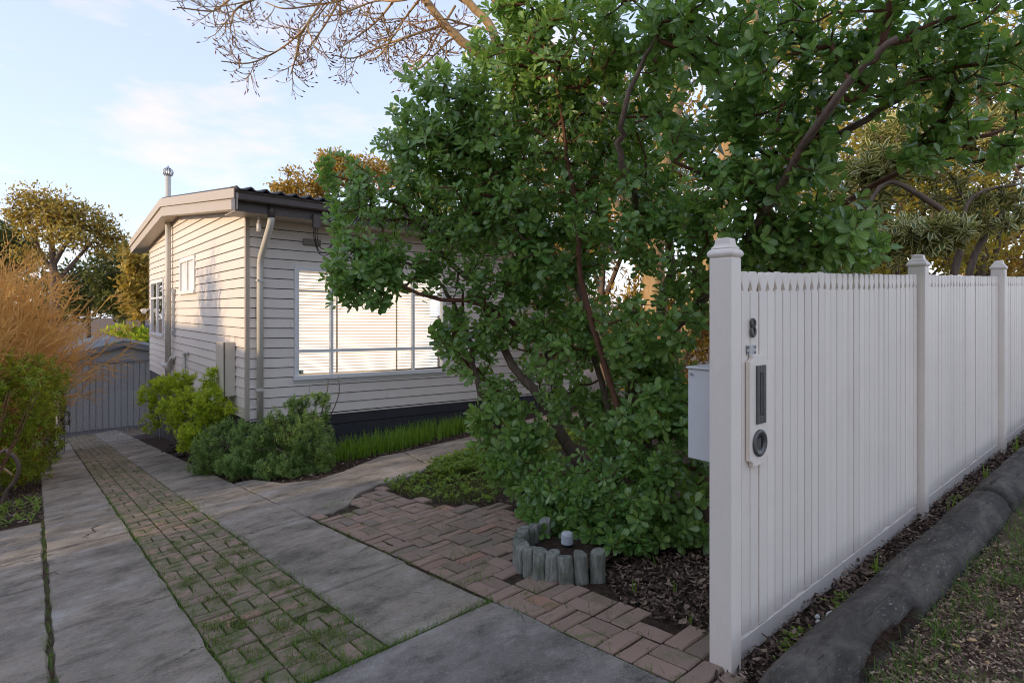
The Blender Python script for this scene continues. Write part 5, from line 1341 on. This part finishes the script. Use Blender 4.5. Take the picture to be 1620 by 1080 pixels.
for k in range(210):
    az = r.uniform(0, 6.28); sp = abs(r.normal(0, 0.5)); H = r.uniform(3.0, 4.7) * (1 - 0.12 * sp)
    d = np.array([math.cos(az) + 0.2, math.sin(az), 0])
    b = gb + d * r.uniform(0, 0.5)
    path = [b + d * (sp * H * 0.42 * t ** 1.4) + np.array([0, 0, H * (t - 0.2 * sp * t * t)]) + r.normal(0, 0.03, 3) * t for t in np.linspace(0, 1, 8)]
    twiggy(path, r.uniform(0.010, 0.018), r, 9, 0.62, 2, 0.02, 0.02, 0.6, 0.3, acc, None, 0.0042)
acc_obj(acc, 'twigs', M['stem'], gold, 'stuff')
hb = np.array([-0.55, 9.4, float(g(-0.55, 9.4))])
def stems(b, n, h, rng, r0=0.012):
    out = []
    for k in range(n):
        d = np.append(rng.normal(0, 0.3, 2), 1); out.append(([b, b + d * h * 0.4, b + d * h * 0.8 + [0, 0, h * 0.1]], r0, r0 * 0.4))
    return out
plant('hedge_shrub', 'yellow green hedge shrub with a few red leaves at the left edge of the driveway', 'shrub', hb, stems(hb, 7, 1.6, r),
      [(20, 640, 8.6, 62, 70, .5, 430), (60, 600, 9.4, 46, 46, .5, 280), (10, 720, 8.3, 50, 60, .4, 260), (60, 690, 9.8, 34, 60, .4, 230), (45, 745, 9.0, 34, 40, .3, 100), (0, 590, 9.0, 50, 40, .5, 110), (84, 640, 10.4, 16, 26, .3, 45), (80, 605, 10.2, 24, 20, .3, 45)],
      LANCE, M['hedgeleaf'], M['twig'], r, 10, (0.055, 0.095), 0.06, (0.5, 1.6), 0.0009, 0.008)
hb2 = np.array([-0.15, 11.8, float(g(-0.15, 11.8))])
plant('hedge_shrub', 'dark low green shrub between the hedge and the mesh gate', 'shrub', hb2, stems(hb2, 5, 1.0, r),
      [(84, 700, 11.4, 16, 30, .3, 110), (90, 660, 12.5, 16, 26, .3, 90), (66, 735, 10.4, 18, 22, .2, 70)], LANCE, M['darkleaf'], M['twig'], r, 9, (0.05, 0.08), 0.06, (0.5, 1.6))
hb3 = np.array([-0.2, 8.6, float(g(-0.2, 8.6))])
wp = in_poly([(0.05, 8.35), (-0.9, 8.5), (-0.9, 10.2), (0.04, 10.2)], 150, r, 0.01)
P_, B_, S_ = rosettes(wp, unit(np.array([0.2, -0.2, 1.0]) + r.normal(0, 0.3, wp.shape)), r, 6, (0.04, 0.09), 0.02, (0.8, 1.5))
V, F, D = leaves_geo(LANCE, P_, B_, S_, r.random(len(P_)))
tag(obj('ground_cover', V, F, M['clover'], smooth=True, data=D), 'low leafy green ground cover at the foot of the left hedge', 'ground cover', None, 'stuff')
m = [pt(0, 716, 7.6), pt(14, 716, 7.6), pt(25, 725, 7.6), pt(30, 740, 7.6), pt(24, 760, 7.6), pt(12, 775, 7.6), pt(6, 790, 7.6), pt(6, 800, 7.6)]
m = [np.array([-0.75, 7.9, m[0][2] - .05])] + m
V, F = tube(smooth_path(m), np.linspace(.022, .03, len(smooth_path(m))), 8)
tag(obj('bent_stem', V, F, M['greybark'], None, True), 'dark bent woody stem curling out of the hedge at the left edge', 'stem')
V, F = tube(smooth_path([pt(-6, 735, 7.7), pt(8, 742, 7.7), pt(20, 752, 7.7)]), .014, 6)
tag(obj('bent_stem', V, F, M['palebark'], None, True), 'pale thin curved stem under the dark bent one', 'stem')

# ------------------------------------------------------------------ leafy trees far and near
def tree(name, label, base, trunk, blobs, leafM, barkM, rng, size, whorl=9, T=SMALL, spread=0.10, r_tip=0.006, group=None, r_max=0.06, kind=None):
    t = plant(name, label, 'tree', base, trunk, blobs, T, leafM, barkM, rng, whorl, size, size[1] * 1.2, (0.3, 1.6), r_tip, r_max, 0.4, group, 'crown', spread=spread)
    return t
r = np.random.default_rng(71)
def tbase(px, d): p = pt(px, 490, d); return np.array([p[0], p[1], float(g(p[0], p[1]))])
b = tbase(84, 27)
tree('round_tree', 'round topped tree with golden upper leaves standing above the bare shrub', b,
     [([b, pt(86, 470, 27), pt(84, 415, 27), pt(80, 370, 27), pt(76, 330, 27)], .22, .06), ([pt(84, 420, 27), pt(105, 385, 27), pt(122, 365, 27)], .12, .05), ([pt(84, 430, 27), pt(60, 390, 27), pt(45, 345, 27)], .10, .04), ([pt(86, 450, 27), pt(130, 400, 27.5), pt(160, 370, 28)], .10, .04)],
     [(62, 315, 27, 36, 20, 1.0, 110), (95, 335, 27, 40, 26, 1.1, 170), (35, 338, 27, 26, 16, .8, 70), (130, 345, 27.5, 40, 24, 1.1, 150), (165, 362, 28, 26, 18, .9, 80), (70, 365, 26.5, 40, 12, .9, 60), (50, 400, 27, 34, 14, .9, 50), (150, 385, 28, 34, 14, .9, 60), (110, 372, 26, 34, 12, .8, 60), (185, 385, 28.5, 16, 14, .7, 30)],
     M['gumleaf'], M['greybark'], r, (0.12, 0.24), 9, SMALL, 0.2)
for px, py, d, rx, ry, rd, n, lab, mat in [
    (5, 385, 30, 34, 48, 2, 230, 'dark tree cut off by the left edge behind the bare shrub', 'darkleaf'), (195, 440, 31, 44, 62, 2.0, 330, 'dark green tree rising behind the garage beside the house', 'darkleaf'), (225, 440, 27, 24, 62, 1.5, 200, 'olive and golden tree touching the rear corner of the house', 'gumleaf'),
    (140, 450, 33, 60, 44, 2, 220, 'dark tree low behind the middle of the bare shrub', 'darkleaf'), (60, 470, 34, 80, 50, 2, 260, 'dark bushy tree low behind the bare shrub at left', 'darkleaf'), (205, 535, 26, 40, 18, 1.0, 130, 'yellow green bush behind the garage roof', 'yellowleaf')]:
    b = tbase(px, d)
    tree('background_tree', lab, b, [([b, pt(px, py + ry * .9, d), pt(px + 2, py, d)], .16, .05)], [(px, py, d, rx, ry, rd, n), (px + rx * .3, py + ry * .4, d, rx * .8, ry * .6, rd, n // 3)], M[mat], M['greybark'], r, (0.18, 0.36), 12, SMALL, 0.16, group='trees behind the garage')
b = tbase(560, 24)
tree('golden_tree', 'tree with golden sunlit leaves showing above the house roof', b,
     [([b, pt(560, 330, 24), pt(540, 290, 24), pt(535, 262, 24)], .16, .05), ([pt(560, 340, 24), pt(480, 315, 24), pt(455, 285, 24)], .08, .03), ([pt(560, 335, 24), pt(610, 290, 24), pt(640, 270, 24)], .10, .04)],
     [(535, 268, 24, 36, 26, 1.0, 190), (490, 300, 24, 30, 26, .9, 140), (450, 302, 24, 24, 14, .7, 60), (462, 270, 24, 14, 8, .4, 16), (580, 262, 24, 30, 18, .9, 90), (620, 275, 24, 40, 22, 1.0, 110), (520, 248, 24, 24, 10, .6, 40), (670, 290, 24, 30, 30, 1, 80)],
     M['goldleaf'], M['palebark'], r, (0.10, 0.22), 11, SMALL, 0.12)

# ------------------------------------------------------------------ tall deciduous tree behind the shrub, bare limbs over the top
r = np.random.default_rng(83)
tb = np.array([7.55, 5.75, float(g(7.55, 5.75))])
D0 = float(tb @ FV)
bare = thing('bare_tree', 'tall leafless tree with sunlit tan trunks behind the evergreen shrub', 'tree', tb)
TR = [([tb, pt(1040, 520, D0), pt(1032, 400, D0), pt(1038, 320, D0), pt(1052, 240, D0), pt(1068, 160, D0), pt(1082, 60, D0), pt(1090, -60, D0)], .20, .11),
      ([tb + [.25, .1, 0], pt(1120, 420, D0), pt(1150, 260, D0), pt(1172, 150, D0), pt(1186, 60, D0), pt(1200, -80, D0)], .17, .10),
      ([pt(1034, 400, D0), pt(980, 290, D0), pt(920, 220, D0), pt(860, 160, D0), pt(800, 96, D0), pt(772, 36, D0), pt(730, -4, D0), pt(680, -50, D0)], .11, .05),
      ([pt(1030, 420, D0), pt(930, 260, D0 - .3), pt(830, 150, D0 - .4), pt(745, 76, D0 - .4), pt(710, 46, D0 - .4), pt(668, -6, D0 - .4), pt(630, -60, D0 - .4)], .10, .045),
      ([pt(1034, 380, D0), pt(960, 200, D0 + .4), pt(900, 100, D0 + .4), pt(790, 10, D0 + .4), pt(760, -40, D0 + .4)], .09, .04)]
for k, (pp, a, b_) in enumerate(TR): stem_part('trunk' if k < 2 else 'limb', pp, a, b_, M['palebark'], bare, 4, 10, 0.008, k)
acc = [[], [], 0]; tps = []
d = D0 - .3
BR = [[(745, -30), (640, 0), (594, 2), (540, 22), (508, 26)], [(530, -50), (509, 0), (491, 30), (472, 55), (435, 83), (394, 100), (350, 97)], [(491, 30), (474, 60), (468, 90), (460, 118)], [(420, -40), (370, -6), (345, 14), (330, 18), (280, 12)],
      [(700, 40), (640, 60), (600, 75), (560, 92), (530, 88)], [(640, -20), (600, 30), (570, 55), (540, 75)], [(745, 76), (720, 60), (690, 85), (660, 110), (640, 100)], [(668, -6), (640, 30), (620, 60), (600, 64)],
      [(580, -30), (540, 0), (500, 8), (450, 14), (420, 4)], [(780, 50), (740, 40), (700, 30), (650, 40)], [(720, 10), (690, 60), (670, 90), (648, 108)], [(560, -40), (520, 30), (500, 60), (486, 80)], [(470, -20), (400, 0), (371, 18), (366, 36), (350, 38)]]
for pp in BR:
    q = smooth_path([pt(x, y, d + r.uniform(-.5, .5)) for x, y in pp], 4)
    twiggy(q, 0.021, r, 11, 0.62, 2, 0.8, 0.5, 0.8, 0.45, acc, tps, 0.0030)
acc_obj(acc, 'twigs', M['palebark'], bare, 'stuff')
m = MB()
for p, dd in tps: m.tube([p - dd * 0.012, p + dd * 0.008, p + dd * 0.03, p + dd * 0.05], [0.005, 0.010, 0.008, 0.001], 4, False)
tag(m.obj('buds', M['bud'], bare, smooth=True), kind='stuff')

# ------------------------------------------------------------------ variegated shrub and the green mass behind the fence
r = np.random.default_rng(97)
def tb_(px, d): p = pt(px, 490, d); return np.array([p[0], p[1], float(g(p[0], p[1]))])
b = tb_(1480, 5.6)
plant('variegated_shrub', 'cream edged variegated shrub with dark branches above the fence between the posts', 'shrub', b,
      [([b, pt(1480, 560, 5.6), pt(1510, 430, 5.6), pt(1518, 360, 5.5), pt(1440, 300, 5.4), pt(1400, 290, 5.4), pt(1370, 330, 5.4)], .045, .016), ([b + [.2, 0, 0], pt(1530, 450, 5.8), pt(1560, 370, 5.8), pt(1620, 300, 5.9)], .04, .025), ([pt(1515, 380, 5.5), pt(1540, 310, 5.5), pt(1620, 290, 5.5)], .022, .012), ([b, pt(1420, 450, 5.7), pt(1440, 380, 5.6)], .03, .012)],
      [(1395, 262, 5.6, 46, 30, .4, 90), (1470, 368, 5.0, 60, 28, .35, 120), (1430, 215, 5.8, 60, 40, .4, 70), (1580, 330, 5.6, 50, 40, .4, 60), (1400, 395, 5.3, 34, 22, .3, 30), (1560, 215, 5.7, 60, 50, .4, 90), (1610, 110, 5.8, 50, 60, .4, 60), (1500, 130, 6.0, 80, 60, .5, 80), (1350, 320, 5.9, 50, 60, .4, 70), (1440, 300, 6.2, 80, 50, .5, 70)],
      VARL, M['varleaf'], M['greybark'], r, 9, (0.085, 0.13), 0.04, (0.6, 1.6), 0.002, 0.015)
for px, py, d, rx, ry, rd, n, lab, mat, T, sz in [
    (960, 250, 10.8, 210, 180, 1.2, 700, 'golden leafed tree behind the middle of the evergreen shrub', 'goldleaf', LANCE, (0.10, 0.18)),
    (1420, 330, 8.5, 150, 150, 1.2, 560, 'sunlit olive green tree close behind the variegated shrub', 'olive', LANCE, (0.10, 0.17)),
    (1560, 200, 9.5, 170, 220, 1.4, 620, 'sunlit yellow green tree at the right edge beyond the fence', 'olive', LANCE, (0.10, 0.18)),
    (1260, 160, 10.5, 130, 190, 1.4, 420, 'olive tree with thin sunlit leaves behind the right half of the evergreen shrub', 'olive', LANCE, (0.10, 0.18)),
    (1060, 520, 10.5, 110, 110, 1.0, 420, 'low golden lit bush behind the stems of the evergreen shrub', 'goldleaf', LANCE, (0.09, 0.16)),
    (880, 500, 12.5, 120, 90, 1.0, 260, 'low golden bush against the house front behind the evergreen shrub', 'goldleaf', LANCE, (0.09, 0.16)),
    (1260, 450, 7.6, 170, 80, .9, 420, 'dark olive bush low behind the fence between the first two posts', 'olive', LANCE, (0.09, 0.16)),
    (1620, 400, 12, 120, 60, 1.2, 200, 'pinkish gold bush low beyond the third fence post', 'goldleaf', SMALL, (0.10, 0.18)),
    (760, 330, 12.5, 120, 80, 1.2, 200, 'golden leafed tree glimpsed through the left half of the evergreen shrub', 'olive', LANCE, (0.10, 0.18))]:
    b = tb_(px, d)
    tree('garden_tree', lab, b, [([b, pt(px - 10, 500, d), pt(px, py + ry * .4, d), pt(px + 5, py - ry * .3, d)], .09, .03), ([pt(px - 6, 480, d), pt(px + rx * .4, py, d)], .05, .02), ([pt(px - 6, 470, d), pt(px - rx * .4, py, d)], .05, .02)],
         [(px, py, d, rx, ry, rd, int(n * 1.5))], M[mat], M['greybark'], r, sz, 10, T, 0.06, 0.004, 'trees behind the street fence')

# ------------------------------------------------------------------ neighbouring buildings
def block_wall(nm, lab, x0, x1, y0, y1, z1, col, eave=0.4):
    z0 = float(min(g(x0, y0), g(x1, y1), g(x0, y1), g(x1, y0))) - 0.2
    h = thing(nm, lab, 'house', ((x0 + x1) / 2, (y0 + y1) / 2, z0))
    mm = paint(nm + '_wall', col, 0.7, (0.3, 0.26, 0.2), 0.2)
    MB().box(x0, x1, y0, y1, z0, z1).obj('wall', mm, h)
    m = MB(); xm = (x0 + x1) / 2; e = eave; rz = z1 + 0.28 * (x1 - x0) / 2
    if x1 - x0 < y1 - y0:
        V = [(x0 - e, y0 - e, z1 - .02), (x1 + e, y0 - e, z1 - .02), (x1 + e, y1 + e, z1 - .02), (x0 - e, y1 + e, z1 - .02), (xm, y0 + (x1 - x0) / 2, rz), (xm, y1 - (x1 - x0) / 2, rz)]
        m.add(V, [(0, 1, 4), (1, 2, 5, 4), (2, 3, 5), (3, 0, 4, 5), (3, 2, 1, 0)])
    else:
        ym = (y0 + y1) / 2; w = (y1 - y0) / 2; rz = z1 + 0.35 * w
        V = [(x0 - e, y0 - e, z1 - .02), (x1 + e, y0 - e, z1 - .02), (x1 + e, y1 + e, z1 - .02), (x0 - e, y1 + e, z1 - .02), (x0 + w, ym, rz), (x1 - w, ym, rz)]
        m.add(V, [(0, 1, 5, 4), (1, 2, 5), (2, 3, 4, 5), (3, 0, 4), (3, 2, 1, 0)])
    rf = m.obj('roof', M['roof'], h)
    MB().box(x0 - e - .1, x0 - e, y0 - e, y1 + e, z1 - .12, z1).obj('gutter', M['gutter'], h)
    return h
p = pt(205, 520, 31)
h = block_wall('neighbour_house', 'low house with a dark tiled hip roof beyond the garage', p[0] - 1.5, p[0] + 9, p[1], p[1] + 7, pt(205, 545, 31)[2], (0.3, 0.2, 0.15))

# ------------------------------------------------------------------ unseen trees and house, added left of the drive to shade the garden
r = np.random.default_rng(123)
for k, (x, y, hgt, w) in enumerate([(-9.5, 6.2, 5.9, 1.7), (-9.8, 3.2, 6.3, 2.0), (-9.4, 0.2, 6.8, 2.0), (-9.8, -3.0, 6.6, 2.0), (-9.6, -6.2, 6.8, 2.0)]):
    b = np.array([x, y, float(g(x, y))])
    t = thing('unseen_shade_tree', 'unseen dense evergreen added to shade the front garden, %s from the pale house' % ['first', 'second', 'third', 'fourth', 'fifth'][k], 'tree', b, 'unseen evergreens added for shade')
    u = unit(r.normal(size=(900, 3))); q = u * (r.random(900) ** 0.4)[:, None] * [w, w, hgt * .55] + [0, 0, hgt * .5]
    q = q + b
    stem_part('trunk', [b, b + [0, 0, hgt * .5], b + [0.1, 0, hgt * .95]], .16, .03, M['greybark'], t)
    P_, B_, S_ = rosettes(q, unit(u + [0, 0, .3]), r, 6, (0.5, 0.7), 0.2, (0.5, 1.5))
    V, F, D = leaves_geo(SMALL, P_, B_, S_, r.random(len(P_)))
    tag(obj('crown', V, F, M['darkleaf'], t, data=D), kind='stuff')
b = np.array([-9.2, 9.2, float(g(-9.2, 9.2))])
t = thing('unseen_shade_tree', 'unseen thin leafed tree added to dapple the sun beside the pale house', 'tree', b)  # added out of view to break up the sun patch on the drive
stem_part('trunk', [b, b + [0, 0, 1.6], b + [0.1, 0.1, 3.6]], .07, .02, M['greybark'], t)
q = b + unit(r.normal(size=(150, 3))) * (r.random(150) ** 0.4)[:, None] * [1.0, 1.5, 2.0] + [0, 0, 2.4]
P_, B_, S_ = rosettes(q, unit(r.normal(size=q.shape)), r, 5, (0.14, 0.34), 0.2, (0.5, 1.5))
V, F, D = leaves_geo(SMALL, P_, B_, S_, r.random(len(P_)))
tag(obj('crown', V, F, M['darkleaf'], t, data=D), kind='stuff')
zt = -0.46 + (HX + 9.0) * math.tan(rad(SUN_EL))  # unseen house is sized so its shade covers the lower side wall
h = block_wall('unseen_shade_house', 'unseen pale house added to shade the lower side wall', -17, -9.4, 11.0, 26, zt - 0.12, (0.5, 0.46, 0.4), 0.35)
